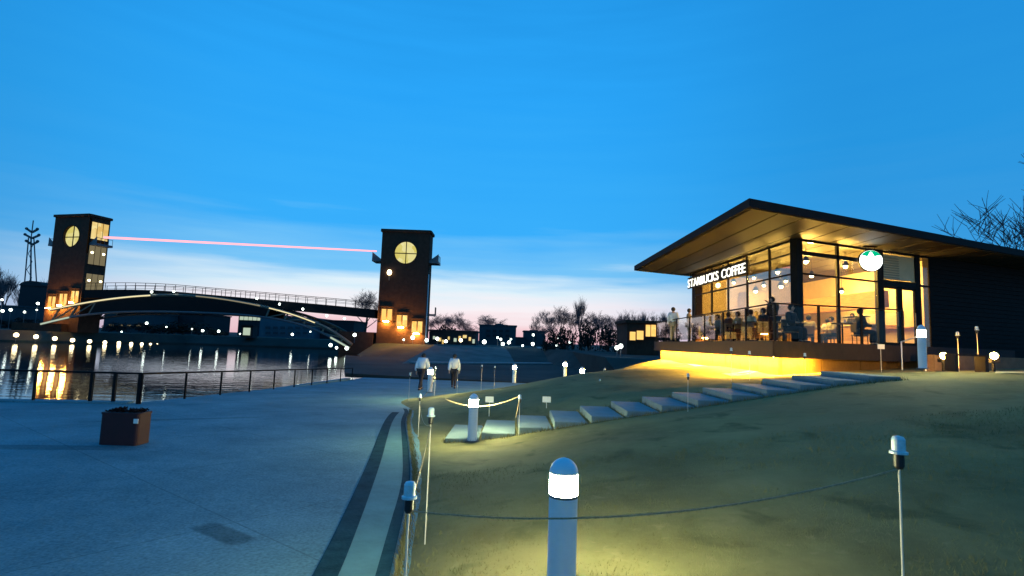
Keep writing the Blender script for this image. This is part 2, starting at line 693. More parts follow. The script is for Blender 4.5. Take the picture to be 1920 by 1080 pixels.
# path: wide promenade, its edge to the water follows the railing
RC = on_z(262, 757, path_z(14.1))            # railing corner
RF = on_z(660, 712, path_z(29.6))            # railing far end
RL = on_z(0, 752, path_z(13.4))              # railing at the left border of the photo
LEFTDIR = (Vector((RL.x, RL.y)) - Vector((RC.x, RC.y))).normalized()
vs, fs = [], []
ysp = list(np.arange(-14, RC.y, .8)) + list(np.arange(RC.y, 33.6, .7))
edge_pts = []
for y in ysp:
    if y < RC.y - 1e-6:
        xl = -90
    else:
        xl = RC.x + (RF.x - RC.x) * (y - RC.y) / (RF.y - RC.y) - .25
    xr = max(smooth_tab(B2, y) + .35, -2.4 if y < 18 else -2.4)
    if y > 20:
        xr = 9
    for k in range(9):
        vs.append((xl + (xr - xl) * k / 8, y, path_z(y)))
    edge_pts.append((xl, y))
for j in range(len(ysp) - 1):
    for i in range(8):
        fs.append((j * 9 + i, j * 9 + i + 1, (j + 1) * 9 + i + 1, (j + 1) * 9 + i))
ta = M['asphalt'].node_tree
ba = ta.nodes['Principled BSDF']
srca = ba.inputs['Base Color'].links[0].from_socket
ga = ta.nodes.new('ShaderNodeTexCoord')
mpa = ta.nodes.new('ShaderNodeMapping')
mpa.inputs['Rotation'].default_value = (0, 0, R(38))
ta.links.new(ga.outputs['Object'], mpa.inputs[0])
bra = ta.nodes.new('ShaderNodeTexBrick')
bra.offset = 0
bra.inputs['Scale'].default_value = 1
bra.inputs['Brick Width'].default_value = 2.6
bra.inputs['Row Height'].default_value = 2.6
bra.inputs['Mortar Size'].default_value = .012
bra.inputs['Mortar Smooth'].default_value = .6
bra.inputs['Color1'].default_value = (1, 1, 1, 1)
bra.inputs['Color2'].default_value = (.93, .93, .93, 1)
bra.inputs['Mortar'].default_value = (.72, .72, .72, 1)
ta.links.new(mpa.outputs[0], bra.inputs[0])
mua = ta.nodes.new('ShaderNodeMix')
mua.data_type = 'RGBA'
mua.blend_type = 'MULTIPLY'
mua.inputs['Factor'].default_value = 1
ta.links.new(srca, mua.inputs['A'])
ta.links.new(bra.outputs['Color'], mua.inputs['B'])
n3 = ta.nodes.new('ShaderNodeTexNoise')
n3.inputs['Scale'].default_value = 38
n3.inputs['Detail'].default_value = 8
ta.links.new(ga.outputs['Object'], n3.inputs[0])
r3 = ta.nodes.new('ShaderNodeMapRange')
r3.inputs['From Min'].default_value = .3
r3.inputs['From Max'].default_value = .7
r3.inputs['To Min'].default_value = .75
r3.inputs['To Max'].default_value = 1.2
ta.links.new(n3.outputs[0], r3.inputs[0])
mub = ta.nodes.new('ShaderNodeMix')
mub.data_type = 'RGBA'
mub.blend_type = 'MULTIPLY'
mub.inputs['Factor'].default_value = 1
ta.links.new(mua.outputs['Result'], mub.inputs['A'])
ta.links.new(r3.outputs[0], mub.inputs['B'])
ta.links.new(mub.outputs['Result'], ba.inputs['Base Color'])
st = on_z(418, 998, path_z(4.5))
add_dark_patch(M['asphalt'], st.x, st.y, .36, .12, R(-35), .55)
st = on_z(330, 785, path_z(11))
add_dark_patch(M['asphalt'], st.x, st.y, 1.5, .12, R(30), .72)
st = on_z(110, 838, path_z(8))
add_dark_patch(M['asphalt'], st.x, st.y, 1.2, .2, R(8), .68)
struct(MB().add(vs, fs).build('path', 'asphalt'))
# strip of path between y of the corner and the left railing line (a thin triangle), then the quay wall
q = MB()
wall_line = [(RC.x + LEFTDIR.x * 90, RC.y + LEFTDIR.y * 90), (RC.x - .25, RC.y), (RF.x - .25, RF.y), (RF.x + 1.3, 33.0), (9, 33.2)]
for (a, b_) in zip(wall_line[:-1], wall_line[1:]):
    za, zb = path_z(a[1]), path_z(b_[1])
    q.bar((a[0], a[1], (za - 2.6) / 2 - .02), (b_[0], b_[1], (zb - 2.6) / 2 - .02), .35, 2.6 + (za + zb) / 2)
struct(q.build('quay_wall', 'asphalt'))

for tab, wd, nm, off in ((B1, .185, 'kerb_band', 0), (B2, .105, 'kerb_band', 0)):
    vs, fs = [], []
    yy = list(np.arange(-8, 14.6 if tab is B1 else 15.6, .25))
    for y in yy:
        x = smooth_tab(tab, y)
        for k in (-1, 1):
            vs.append((x + k * wd / 2, y, path_z(y) + .006))
    for j in range(len(yy) - 1):
        fs.append((2 * j, 2 * j + 1, 2 * j + 3, 2 * j + 2))
    struct(MB().add(vs, fs).build(nm, 'band'))
# paler paving strip between the two dark bands
vs, fs = [], []
yy = list(np.arange(-8, 14.4, .25))
for y in yy:
    vs += [(smooth_tab(B1, y) + .094, y, path_z(y) + .004), (smooth_tab(B2, y) - .054, y, path_z(y) + .004)]
for j in range(len(yy) - 1):
    fs.append((2 * j, 2 * j + 1, 2 * j + 3, 2 * j + 2))
struct(MB().add(vs, fs).build('paving_strip', 'paver'))

# water and the far land
struct(MB().add([(-900, 5, WATER_Z), (60, 5, WATER_Z), (60, 180, WATER_Z), (-900, 180, WATER_Z)], [(0, 1, 2, 3)]).build('water', 'water'))
shore = [(-900, 60, 3), (-140, 88, 3), (-92, 92, 3), (-82, 95, 3), (-70, 118, 3), (-24, 120, 3), (-24, 86, 12), (-18, 74, 20), (-13, 70, 25),
         (5.4, 69, 26), (8, 56, 14), (8, 36, 10), (14, 30, 10), (40, 26, 10), (900, 26, 10)]
vs, fs = [], []
for (x, y, d) in shore:
    k = 6000 / max(abs(y), 60)
    vs += [(x, y, -3.2), (x, y, WATER_Z + .25 if d < 5 else WATER_Z - .05), (x, y + d, .65), (x * 1.25 if abs(x) > 20 else x, y + max(70, d + 40), .7),
           (x * 12 if abs(x) < 300 else x * 5, 4500, .7)]
for j in range(len(shore) - 1):
    for i in range(4):
        a = j * 5 + i
        fs.append((a, a + 5, a + 6, a + 1))
struct(MB().add(vs, fs).build('ground', 'far_ground'))
# mown bank by the tower that slopes down to the basin
bk = [on_z(752, 684, WATER_Z), on_z(1030, 683, WATER_Z), on_z(1003, 655, .66), on_z(900, 652, .7), on_z(765, 650, .7)]
bx = [(p.x, p.y) for p in bk]
bank_v = [(bx[0][0], bx[0][1], WATER_Z + .12), (bx[1][0], bx[1][1], WATER_Z + .12), (bx[1][0] - .5, bx[1][1] + 26.5, .78), (bx[0][0], bx[0][1] + 26.5, .78),
          (bx[0][0], bx[0][1], -2), (bx[1][0], bx[1][1], -2)]
struct(MB().add(bank_v, [(0, 1, 2, 3), (4, 5, 1, 0), (5, 2, 1), (4, 0, 3)]).build('bank', 'bank'))
struct(MB().bar((bx[0][0], bx[0][1] + 26.3, .8), (bx[1][0], bx[1][1] + 26.3, .8), .9, .08).build('footpath', 'slab'))
struct(MB().bar((bx[1][0] + .3, bx[1][1] + .2, WATER_Z + .2), (bx[1][0] - .2, bx[1][1] + 26, .88), .8, .1).build('ramp', 'slab'))
struct(MB().bar((bx[0][0] + 1, bx[0][1] + 1, WATER_Z + .25), (bx[1][0] + 6, bx[1][1] + .6, WATER_Z + .25), 1.6, .16).build('waterside_walk', 'slab'))

low = [(-24, 80), (-15, 50), (-12.2, 41), (-2, 38.5), (9, 37), (9, 60), (5.6, 69.5), (-18, 74.5)]
struct(MB().prism(low, -3, WATER_Z + .14).build('reflection_cover', 'far_ground'))  # dark ledge added over the basin to stop lamp reflections

# gravel bed before the terrace wall, outlined and yellowed as the strip's light pool
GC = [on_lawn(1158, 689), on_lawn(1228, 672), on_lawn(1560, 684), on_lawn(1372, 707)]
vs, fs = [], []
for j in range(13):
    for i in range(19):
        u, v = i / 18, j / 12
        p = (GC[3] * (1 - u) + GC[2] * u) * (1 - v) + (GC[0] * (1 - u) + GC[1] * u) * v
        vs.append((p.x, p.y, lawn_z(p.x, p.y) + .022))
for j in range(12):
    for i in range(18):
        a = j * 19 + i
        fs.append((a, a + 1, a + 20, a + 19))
struct(MB().add(vs, fs).build('light_pool_bed', 'gravel'))

# ------------------------------------------------------------------ cafe building
SOF, TOPZ, DECK = 5.95, 6.24, 1.95
G = Vector((10.8, 20.5, 0))
U = Vector((.93, .37, 0)).normalized()       # along the right facade
Lf = Vector((10.4, 31, 0))                   # far end of the left facade
V = (Lf - G).normalized()
NR = Vector((U.y, -U.x, 0))                  # outward normals
NL = Vector((-V.y, V.x, 0))
cafe = thing('cafe_building', 'dark flat-roofed cafe with glowing glass corner and deep wooden eaves', 'cafe', (10.8, 20.5, DECK))


def fp(t, s=0., z=0., out=0.):
    """point t along right facade, s back along left facade"""
    p = G + U * t + V * s + NR * out
    return Vector((p.x, p.y, z))


Ra = on_z(1405, 389, SOF)
Rb = on_z(1189, 508, SOF)
Rc_ = on_z(1921, 482, SOF)
dirC = (Rc_ - Ra).normalized()
RcE = Ra + dirC * 30
RdE = Rb + dirC * 30
poly = [(Ra.x, Ra.y), (RcE.x, RcE.y), (RdE.x, RdE.y), (Rb.x, Rb.y)]
cx = sum(p[0] for p in poly) / 4
cy = sum(p[1] for p in poly) / 4
roof = MB().prism(poly, SOF + .02, TOPZ).build('roof', 'roof_dark', cafe)
inner = [(p[0] + (cx - p[0]) * .012, p[1] + (cy - p[1]) * .012) for p in poly]
sb = MB()
# timber soffit boards, each a strip of its own running along the left eave
nb = 26
for k in range(nb):
    a0, a1 = k / nb, (k + .94) / nb
    p0 = Vector(inner[0]).lerp(Vector(inner[1]), a0)
    p1 = Vector(inner[0]).lerp(Vector(inner[1]), a1)
    q0 = Vector(inner[3]).lerp(Vector(inner[2]), a0)
    q1 = Vector(inner[3]).lerp(Vector(inner[2]), a1)
    MB().prism([p0, p1, q1, q0], SOF, SOF + .018).build('soffit_board', 'soffit', roof)

# left facade: six bays of glass
BAYS = 5
bay = (Lf - G).length / BAYS * .98
TR = [DECK + .05, 3.15, 4.63, 5.43, SOF - .06]
LB = []
for k in range(6):
    LB.append(k * 1.98)
LB[-1] = 10.2


def panel(p, q, z0, z1, th, name, m, parent):
    """upright slab between two ground points"""
    d = (q - p)
    nn = Vector((-d.y, d.x, 0)).normalized() * th / 2
    MB().prism([p + nn, p - nn, q - nn, q + nn], z0, z1).build(name, m, parent)


for k in range(5):
    for j in range(3):
        z0, z1 = ((TR[0], TR[2]), (TR[2], TR[3]), (TR[3], TR[4]))[j]
        p, q = fp(0, LB[k] + .05), fp(0, LB[k + 1] - .05)
        panel(p, q, z0 + .03, z1 - .03, .02, 'window_pane', 'side_glass', cafe)
for k in range(1, 6):
    MB().bar(fp(0, LB[k], DECK), fp(0, LB[k], SOF), .08, .09).build('mullion', 'steel_dark', cafe)
for z in TR[1:4]:
    if z == 3.15:
        continue
    MB().bar(fp(0, .15, z), fp(0, 10.2, z), .07, .06).build('transom', 'steel_dark', cafe)
MB().bar(fp(0, .15, SOF - .04), fp(0, 10.2, SOF - .04), .10, .07).build('head_beam', 'steel_dark', cafe)
MB().box((G.x, G.y, (DECK + SOF) / 2), (.30, .30, SOF - DECK - .004), math.atan2(U.y, U.x)).build('corner_column', 'steel_dark', cafe)
# far end pier with a return wall
MB().prism([fp(0, 10.25), fp(.5, 10.25), fp(.5, 10.75), fp(0, 10.75)], DECK, SOF - .004).build('pier', 'wall_siding', cafe)

# right facade
RT = [0.15, 2.2, 4.5]
for k in range(2):
    for (z0, z1) in ((TR[0], TR[2]), (TR[2], TR[3]), (TR[3], TR[4])):
        panel(fp(RT[k] + .05), fp(RT[k + 1] - .05), z0 + .03, z1 - .03, .02, 'window_pane', 'window_glass', cafe)
MB().bar(fp(2.2, 0, DECK), fp(2.2, 0, SOF), .10, .12).build('mullion', 'steel_dark', cafe)
MB().bar(fp(4.62, 0, DECK), fp(4.62, 0, SOF), .26, .2).build('door_post', 'steel_dark', cafe)
MB().bar(fp(5.83, 0, DECK), fp(5.83, 0, 4.5), .16, .14).build('door_post', 'steel_dark', cafe)
MB().bar(fp(6.98, 0, DECK), fp(6.98, 0, SOF), .22, .2).build('door_post', 'steel_dark', cafe)
for z, h in ((TR[2], .07), (TR[3], .16)):
    MB().bar(fp(.15, 0, z), fp(4.48, 0, z), .07, h).build('transom', 'steel_dark', cafe)
MB().bar(fp(.15, 0, SOF - .04), fp(7.8, 0, SOF - .04), .10, .07).build('head_beam', 'steel_dark', cafe)
MB().bar(fp(4.76, 0, 4.62), fp(6.86, 0, 4.62), .14, .26).build('door_header', 'steel_dark', cafe)
for (a, b_) in ((4.78, 5.74), (5.92, 6.86)):
    dr = MB()
    dr.bar(fp(a + .04, 0, DECK + .02), fp(a + .04, 0, 4.47), .06, .08).bar(fp(b_ - .04, 0, DECK + .02), fp(b_ - .04, 0, 4.47), .06, .08)
    dr.bar(fp(a, 0, 4.44), fp(b_, 0, 4.44), .06, .08).bar(fp(a, 0, DECK + .12), fp(b_, 0, DECK + .12), .06, .2)
    door = dr.build('door', 'steel_dark', cafe)
    panel(fp(a + .07), fp(b_ - .07), DECK + .23, 4.39, .016, 'pane', 'window_glass', door)
    MB().bar(fp(b_ - .12, 0, DECK + .9, .07), fp(b_ - .12, 0, DECK + 1.5, .07), .03, .03).build('handle', 'steel_grey', door)
# louvered panel above the doors
lv = MB().bar(fp(4.78, 0, 5.3), fp(6.86, 0, 5.3), .02, 1.05).build('louver_panel', 'interior_wall', cafe)
for k in range(9):
    MB().bar(fp(4.8, 0, 4.87 + k * .1, .04), fp(5.8, 0, 4.87 + k * .1, .04), .05, .035).build('louver', 'louver', lv)
panel(fp(7.12), fp(7.72), DECK + .05, 4.6, .02, 'window_pane', 'window_glass', cafe)
panel(fp(7.12), fp(7.72), 4.7, SOF - .1, .02, 'window_pane', 'window_glass', cafe)
MB().bar(fp(7.1, 0, 4.65), fp(7.76, 0, 4.65), .07, .08).build('transom', 'steel_dark', cafe)
# dark sided wall that runs out of the picture; each board laps the one below
MB().prism([fp(7.78), fp(26), fp(26, .3), fp(7.78, .3)], .6, SOF - .004).build('wall', 'wall_siding', cafe)
for k in range(24):
    z = 1.3 + k * .193
    MB().bar(fp(7.78, 0, z, .02), fp(26, 0, z, .02), .03, .17).build('siding_board', 'wall_siding', cafe)

# inside
BW = 8.4
MB().prism([fp(.2, .1), fp(BW, .1), fp(BW, 10.3), fp(.2, 10.3)], DECK - .2, DECK + .01).build('floor', 'interior_floor', cafe)
MB().prism([fp(BW, .3), fp(BW + .2, .3), fp(BW + .2, 10.6), fp(BW, 10.6)], DECK, SOF - .004).build('back_wall', 'interior_wall', cafe)
MB().prism([fp(.5, 10.3), fp(BW, 10.3), fp(BW, 10.5), fp(.5, 10.5)], DECK, SOF - .004).build('end_wall', 'interior_wall', cafe)
MB().prism([fp(6.0, 1.2), fp(6.5, 1.2), fp(6.5, 10.2), fp(6.0, 10.2)], 3.75, 4.5).build('bulkhead', 'interior_wood', cafe)
MB().prism([fp(3.2, 9.2), fp(5.2, 9.2), fp(5.2, 10.2), fp(3.2, 10.2)], DECK, 5.0).build('partition', 'interior_wall', cafe)
MB().prism([fp(7.9, 1.2), fp(8.38, 1.2), fp(8.38, 7), fp(7.9, 7)], 2.9, 2.96).build('shelf', 'interior_wood', cafe)

ctr = thing('service_counter', 'long wooden service counter along the back of the glowing cafe', 'counter', fp(6, 5, DECK + .01))
MB().prism([fp(5.7, 1.6), fp(6.3, 1.6), fp(6.3, 8.8), fp(5.7, 8.8)], DECK + .01, DECK + 1.0).build('counter_front', 'interior_wood', ctr)
MB().prism([fp(5.6, 1.5), fp(6.4, 1.5), fp(6.4, 8.9), fp(5.6, 8.9)], DECK + 1.0, DECK + 1.06).build('worktop', 'interior_wall', ctr)
dc = thing('pastry_case', 'small lit display case standing on the cafe counter', 'display case', fp(6, 3, DECK + 1.06))
MB().prism([fp(5.75, 2.2), fp(6.3, 2.2), fp(6.3, 3.6), fp(5.75, 3.6)], DECK + 1.06, DECK + 1.12).build('base', 'steel_dark', dc)
MB().prism([fp(5.78, 2.25), fp(6.27, 2.25), fp(6.27, 3.55), fp(5.78, 3.55)], DECK + 1.12, DECK + 1.42).build('glass_box', 'rail_glass', dc)
MB().prism([fp(5.75, 2.2), fp(6.3, 2.2), fp(6.3, 3.6), fp(5.75, 3.6)], DECK + 1.42, DECK + 1.46).build('lid', 'steel_dark', dc)
mbd = thing('menu_board', 'pale menu board on the back wall above the counter', 'board', fp(8.35, 4.5, 3.1))
MB().prism([fp(8.3, 2.2), fp(8.37, 2.2), fp(8.37, 6.6), fp(8.3, 6.6)], 3.1, 3.7).build('panel', 'sign_plate', mbd)
MB().prism([fp(8.27, 2.1), fp(8.36, 2.1), fp(8.36, 6.7), fp(8.27, 6.7)], 3.04, 3.1).build('frame', 'interior_wood', mbd)

# pendant lamps (each carries its own light)
pl_d = bpy.data.lights.new('pendant_light', 'POINT')
pl_d.energy = 430
pl_d.color = (1, .60, .12)
pl_d.shadow_soft_size = .12
pend = [(1.3, 1.0, 5.35), (3.6, 1.0, 5.35), (1.3, 3.2, 5.2), (3.4, 3.2, 5.2), (1.3, 5.4, 5.2), (3.4, 5.4, 5.2), (1.3, 7.6, 5.2), (3.4, 7.6, 5.2), (7.2, 2.4, 4.9),
        (7.2, 5.2, 4.9), (.7, 2.1, 4.4), (.7, 4.3, 4.4)]  # counter pair added to make the back wall glow
row = ['near the glass corner', 'by the front windows', 'in the second row', 'in the second row, inner side', 'in the third row',
       'in the third row, inner side', 'in the far row', 'in the far row, inner side', 'added above the near end of the counter to light the back wall',
       'added above the far end of the counter to light the back wall', 'hanging low close to the side glass, nearer one', 'hanging low close to the side glass, farther one']
pm_c = MB().tube([(0, 0, 0), (0, 0, 1)], .008, 5).mesh('cord', 'black_plastic')
pm_s = MB().lathe([(.03, .20), (.06, .17), (.15, .02), (.16, 0)], n=16).mesh('lamp_shade', 'black_plastic')
pm_b = MB().sphere((0, 0, .0), .085, 10, 6).mesh('bulb', 'pendant_glow')
for k, (t_, s_, z) in enumerate(pend):
    p = fp(t_, s_, z)
    o = thing('pendant_lamp', 'warm pendant lamp inside the cafe, ' + row[k], 'lamp', p, 'pendant lamps in the cafe')
    for nm, me, dz, sc in (('cord', pm_c, .2, SOF - z - .2), ('lamp_shade', pm_s, 0, 1), ('bulb', pm_b, -.03, 1)):
        c = bpy.data.objects.new(nm, me)
        C.objects.link(c)
        c.parent = o
        c.location = (0, 0, dz)
        c.scale = (1, 1, sc)
    if k not in (10, 11):
        lo = bpy.data.objects.new('pendant_light', pl_d)
        C.objects.link(lo)
        lo.parent = o
        lo.location = (0, 0, -.22)

# lettering on the left facade
sg = thing('illuminated_sign', 'glowing white two-word capital lettering high along the side glass of the cafe', 'sign', fp(0, 7, 5.2, 0) + NL * .13)
txt = 'STARBUCKS COFFEE'
p_start = on_plane(1290, 531, (G.x + NL.x * .13, G.y + NL.y * .13), (Lf.x + NL.x * .13, Lf.y + NL.y * .13))
p_end = on_plane(1399, 490, (G.x + NL.x * .13, G.y + NL.y * .13), (Lf.x + NL.x * .13, Lf.y + NL.y * .13))
cells = []
dg = bpy.context.evaluated_depsgraph_get()
glyph = {}
for ch in sorted(set(txt.replace(' ', ''))):
    cu = bpy.data.curves.new('glyph', 'FONT')
    cu.body = ch
    cu.size = 1
    cu.extrude = .025
    cu.offset = .004
    cu.resolution_u = 3
    to = bpy.data.objects.new('glyph', cu)
    C.objects.link(to)
    bpy.context.view_layer.update()
    dg = bpy.context.evaluated_depsgraph_get()
    me = bpy.data.meshes.new_from_object(to.evaluated_get(dg))
    bpy.data.objects.remove(to)
    me.materials.clear()
    me.materials.append(M['sign_glow'])
    me.name = 'letter'
    xs = [v.co.x for v in me.vertices]
    x0 = min(xs)
    for v in me.vertices:
        v.co.x -= x0
    glyph[ch] = (me, max(xs) - x0)
tot = sum((glyph[c][1] if c != ' ' else .42) + .06 for c in txt)
run = (p_end - p_start)
k_s = Vector((run.x, run.y, 0)).length / tot
ex = Vector((run.x, run.y, 0)).normalized()
rot = Matrix((ex, Vector((0, 0, 1)), ex.cross(Vector((0, 0, 1))))).transposed().to_4x4()
x = 0
SZ = 5.15
for ch in txt:
    if ch != ' ':
        o = bpy.data.objects.new('letter', glyph[ch][0])
        C.objects.link(o)
        o.parent = sg
        p = Vector((p_start.x, p_start.y, SZ)) + ex * (x * k_s)
        o.matrix_local = Matrix.Translation(p - sg.location) @ rot @ Matrix.Diagonal((k_s, .64, .64, 1))
        x += glyph[ch][1] + .06
    else:
        x += .42
MB().bar((p_start.x, p_start.y, SZ - .06), (p_end.x, p_end.y, SZ - .06), .05, .05).build('mounting_rail', 'steel_dark', sg)
MB().bar((p_start.x, p_start.y, SZ + .53), (p_end.x, p_end.y, SZ + .53), .05, .05).build('mounting_rail', 'steel_dark', sg)
MB().bar(p_start + Vector((0, 0, SZ + .235 - p_start.z)) - NL * .06 , Vector((p_end.x, p_end.y, SZ + .235)) - NL * .06, .03, .56).build('light_block_panel', 'wall_siding', sg)  # panel added behind the letters to block glass reflections and room light
for s_ in (.4, 2.6, 4.8, 7):
    pq = p_start + ex * s_
    MB().bar((pq.x, pq.y, SZ - .06), (pq.x, pq.y, SOF), .03, .03).build('bracket', 'steel_dark', sg)

# round emblem hung before the right facade
dp = on_plane(1632, 489, (G.x + NR.x * .42, G.y + NR.y * .42), (G.x + U.x * 5 + NR.x * .42, G.y + U.y * 5 + NR.y * .42))
rs = thing('round_sign', 'round glowing white and green emblem sign hanging under the eaves', 'sign', dp)
DR = .41
fa = Vector((EYE.x - dp.x, EYE.y - dp.y, 0)).normalized()
fa = (fa * .6 + NR * .4).normalized()
rx = Vector((-fa.y, fa.x, 0))


def dpt(a, b_, o=0.):
    return dp + rx * a + Vector((0, 0, b_)) + fa * o


def disc_prism(pts, o0, o1, name, m, parent):
    n_ = len(pts)
    vs = [dpt(a, b_, o0) for a, b_ in pts] + [dpt(a, b_, o1) for a, b_ in pts]
    fs = [tuple(range(n_))[::-1], tuple(range(n_, 2 * n_))] + [(k, (k + 1) % n_, n_ + (k + 1) % n_, n_ + k) for k in range(n_)]
    return MB().add(vs, fs).build(name, m, parent)


circ = [(DR * math.cos(2 * math.pi * k / 40), DR * math.sin(2 * math.pi * k / 40)) for k in range(40)]
disc_prism(circ, -.06, .06, 'disc', 'disc_glow', rs)
ring_v, ring_f = [], []
for k in range(40):
    a = 2 * math.pi * k / 40
    for rr, o in ((DR + .004, -.07), (DR + .03, -.07), (DR + .03, .07), (DR + .004, .07)):
        ring_v.append(dpt(rr * math.cos(a), rr * math.sin(a), o))
for k in range(40):
    k2 = (k + 1) % 40
    for i in range(4):
        ring_f.append((k * 4 + i, k2 * 4 + i, k2 * 4 + (i + 1) % 4, k * 4 + (i + 1) % 4))
MB().add(ring_v, ring_f).build('rim', 'steel_dark', rs)
# green cap of the emblem with a pale pointed crown cut into it, on both faces
for o0, o1 in ((.062, .068), (-.068, -.062)):
    cap = [(DR * .99 * math.cos(R(a)), DR * .99 * math.sin(R(a))) for a in range(28, 153, 6)]
    cap += [(-.22, .19), (-.12, .16), (-.05, .30), (0, .355), (.05, .30), (.12, .16), (.22, .19)]
    disc_prism(cap, o0, o1, 'emblem_cap', 'disc_green', rs)
    for s_ in (-1, 1):
        st_ = []
        for k in range(10):
            rr = .04 if k % 2 == 0 else .018
            st_.append((s_ * .27 + rr * math.sin(k * math.pi / 5), -.02 + rr * math.cos(k * math.pi / 5)))
        disc_prism(st_, o0, o1, 'emblem_star', 'disc_mark', rs)
for s_ in (-.16, .16):
    MB().tube([dpt(s_, DR * .9), dpt(s_, SOF - dp.z + .0)], .012, 6).build('hanger_rod', 'steel_dark', rs)
MB().box((dp.x, dp.y, SOF - .03), (.5, .12, .06), math.atan2(rx.y, rx.x)).build('ceiling_plate', 'steel_dark', rs)

# ------------------------------------------------------------------ terrace
T0 = Vector((7.67, 15.9, 0))
T1 = Vector((12.2, 16.7, 0))
T2 = Vector((17.2, 18.6, 0))
T3 = Vector((8.25, 31.2, 0))
ter = thing('terrace', 'raised dark terrace around the cafe with a lit stone base', 'terrace', (9, 17, .9))
dpoly = [T0, T1, T2, fp(7.7, -.12), fp(0, -.12) + NL * .12, fp(0, 10.6) + NL * .12, T3]
MB().prism([(p.x, p.y) for p in dpoly], DECK - .46, DECK).build('deck', 'deck_wood', ter)


def inset(p, q, k=.16):
    d = (q - p).normalized()
    n_ = Vector((-d.y, d.x, 0))
    return p + n_ * k, q + n_ * k


TI = [T3 + Vector((.42, 0, 0)), T0 + Vector((.42, .46, 0)), T1 + Vector((-.08, .46, 0)), T2 + Vector((-.16, .42, 0))]
for (a, b_) in zip(TI[:-1], TI[1:]):
    a2, b2 = inset(a, b_, .14)
    Ln = (b_ - a).length
    MB().bar((a2.x, a2.y, .8), (b2.x, b2.y, .8), .16, 1.36).build('base_wall', 'deck_wood', ter)
    npan = max(1, round(Ln / 1.55))
    for k in range(npan):
        s0 = a + (b_ - a) * (k / npan) + (b_ - a).normalized() * .012
        s1 = a + (b_ - a) * ((k + 1) / npan) - (b_ - a).normalized() * .012
        MB().bar((s0.x, s0.y, 1.0), (s1.x, s1.y, 1.0), .12, .97).build('stone_panel', 'stone_wall', ter)
for (p, q) in ((T3, T0), (T0, T1)):
    a, b_ = inset(p, q, -.012)
    MB().bar((a.x, a.y, DECK - .2445), (b_.x, b_.y, DECK - .2445), .02, .487).build('fascia_board', 'deck_wood', ter)
a, b_ = inset(T3, T0, .085)
MB().bar((a.x, a.y + .2, DECK - .475), (b_.x + .02, b_.y + .1, DECK - .472), .06, .022).build('light_strip', 'strip_glow', ter)
a, b_ = inset(T0, T1, .085)
e_ = a + (b_ - a) * .30
MB().bar((a.x + .06, a.y, DECK - .475), (e_.x, e_.y, DECK - .472), .06, .022).build('light_strip', 'strip_glow', ter)

# glass balustrade
rail = thing('terrace_railing', 'glass balustrade with dark posts along the terrace edge', 'railing', (7.8, 16, DECK))
for (p, q, npst) in ((T3 + Vector((.08, -.1, 0)), T0 + Vector((.08, .08, 0)), 7), (T0 + Vector((.08, .08, 0)), T1 + Vector((-.1, .1, 0)), 3)):
    for k in range(npst):
        s0 = p + (q - p) * (k / npst)
        s1 = p + (q - p) * ((k + 1) / npst)
        MB().box((s1.x, s1.y, DECK + .54), (.07, .05, 1.08), math.atan2(s1.y - s0.y, s1.x - s0.x)).build('post', 'steel_dark', rail)
        if k == 0 and p.y > 20:
            MB().box((s0.x, s0.y, DECK + .54), (.07, .05, 1.08)).build('post', 'steel_dark', rail)
        e0, e1 = s0 + (s1 - s0).normalized() * .06, s1 - (s1 - s0).normalized() * .06
        panel(e0, e1, DECK + .08, DECK + 1.04, .014, 'glass_pane', 'rail_glass', rail)
    MB().bar((p.x, p.y, DECK + 1.1), (q.x, q.y, DECK + 1.1), .06, .04).build('top_rail', 'steel_dark', rail)

# steps handrail by the entrance
hr = thing('handrail', 'pale sloping metal handrail beside the lit bollard at the cafe steps', 'handrail', (11.5, 15.6, 1.3))
h0, h1 = at(1690, 641, 16.3), at(1733, 627, 15.2)
hz0, hz1 = lawn_z(h0.x, h0.y), lawn_z(h1.x, h1.y)
MB().tube([h0, h1], .02, 8).build('rail_tube', 'white_metal', hr)
MB().tube([(h0.x, h0.y, hz0), h0], .018, 8).build('post', 'white_metal', hr)
MB().tube([(h1.x, h1.y, hz1), h1], .018, 8).build('post', 'white_metal', hr)

# ------------------------------------------------------------------ stepping slabs up the lawn
slab_me = MB().box((0, 0, -.07), (.60, 1.62, .14)).mesh('slab', 'slab')
sbm = slab_me
for i in range(13):
    x0 = -.80 + .655 * i
    z = step_z(x0)
    lab = ('pale stone step slab at the foot of the lawn stairs, behind the lit bollard' if i == 0 else
           'topmost pale stone step slab near the cafe' if i == 12 else
           ORD[i] + ' pale stone step slab up the lawn, counted from the lit bollard')
    o = bpy.data.objects.new('step_slab', slab_me)
    C.objects.link(o)
    o.location = (x0, 10.75 + .03 * i, z)
    o.rotation_euler = (0, 0, R(random.uniform(-1.2, 1.2)))
    tag(o, lab, 'step', 'slabs of the lawn stairs')
    bv = o.modifiers.new('bevel', 'BEVEL')
    bv.width = .012

# ------------------------------------------------------------------ bollards
bo_shaft = MB().lathe([(.0945, 0), (.0945, .60)], n=44).mesh('shaft', 'white_metal', smooth=False)
bo_lens = MB().lathe([(.0930, .604), (.0930, .731)], n=44).mesh('lamp_lens', 'bollard_glow')
bo_cap = MB().lathe([(.096, .735)] + [(.096 * math.cos(R(a)), .735 + .10 * math.sin(R(a))) for a in range(10, 90, 10)] + [(.004, .836)], n=28).mesh('dome_cap', 'white_metal', smooth=True)
for me in (bo_shaft,):
    for p in me.polygons:
        p.use_smooth = False


bo_base = MB().lathe([(.135, 0), (.135, .012), (.125, .018)], n=28).mesh('base_plate', 'steel_grey')
bo_col = MB().lathe([(.0952, .585), (.0965, .588), (.0965, .600), (.0952, .603)], n=44).mesh('collar', 'steel_grey')


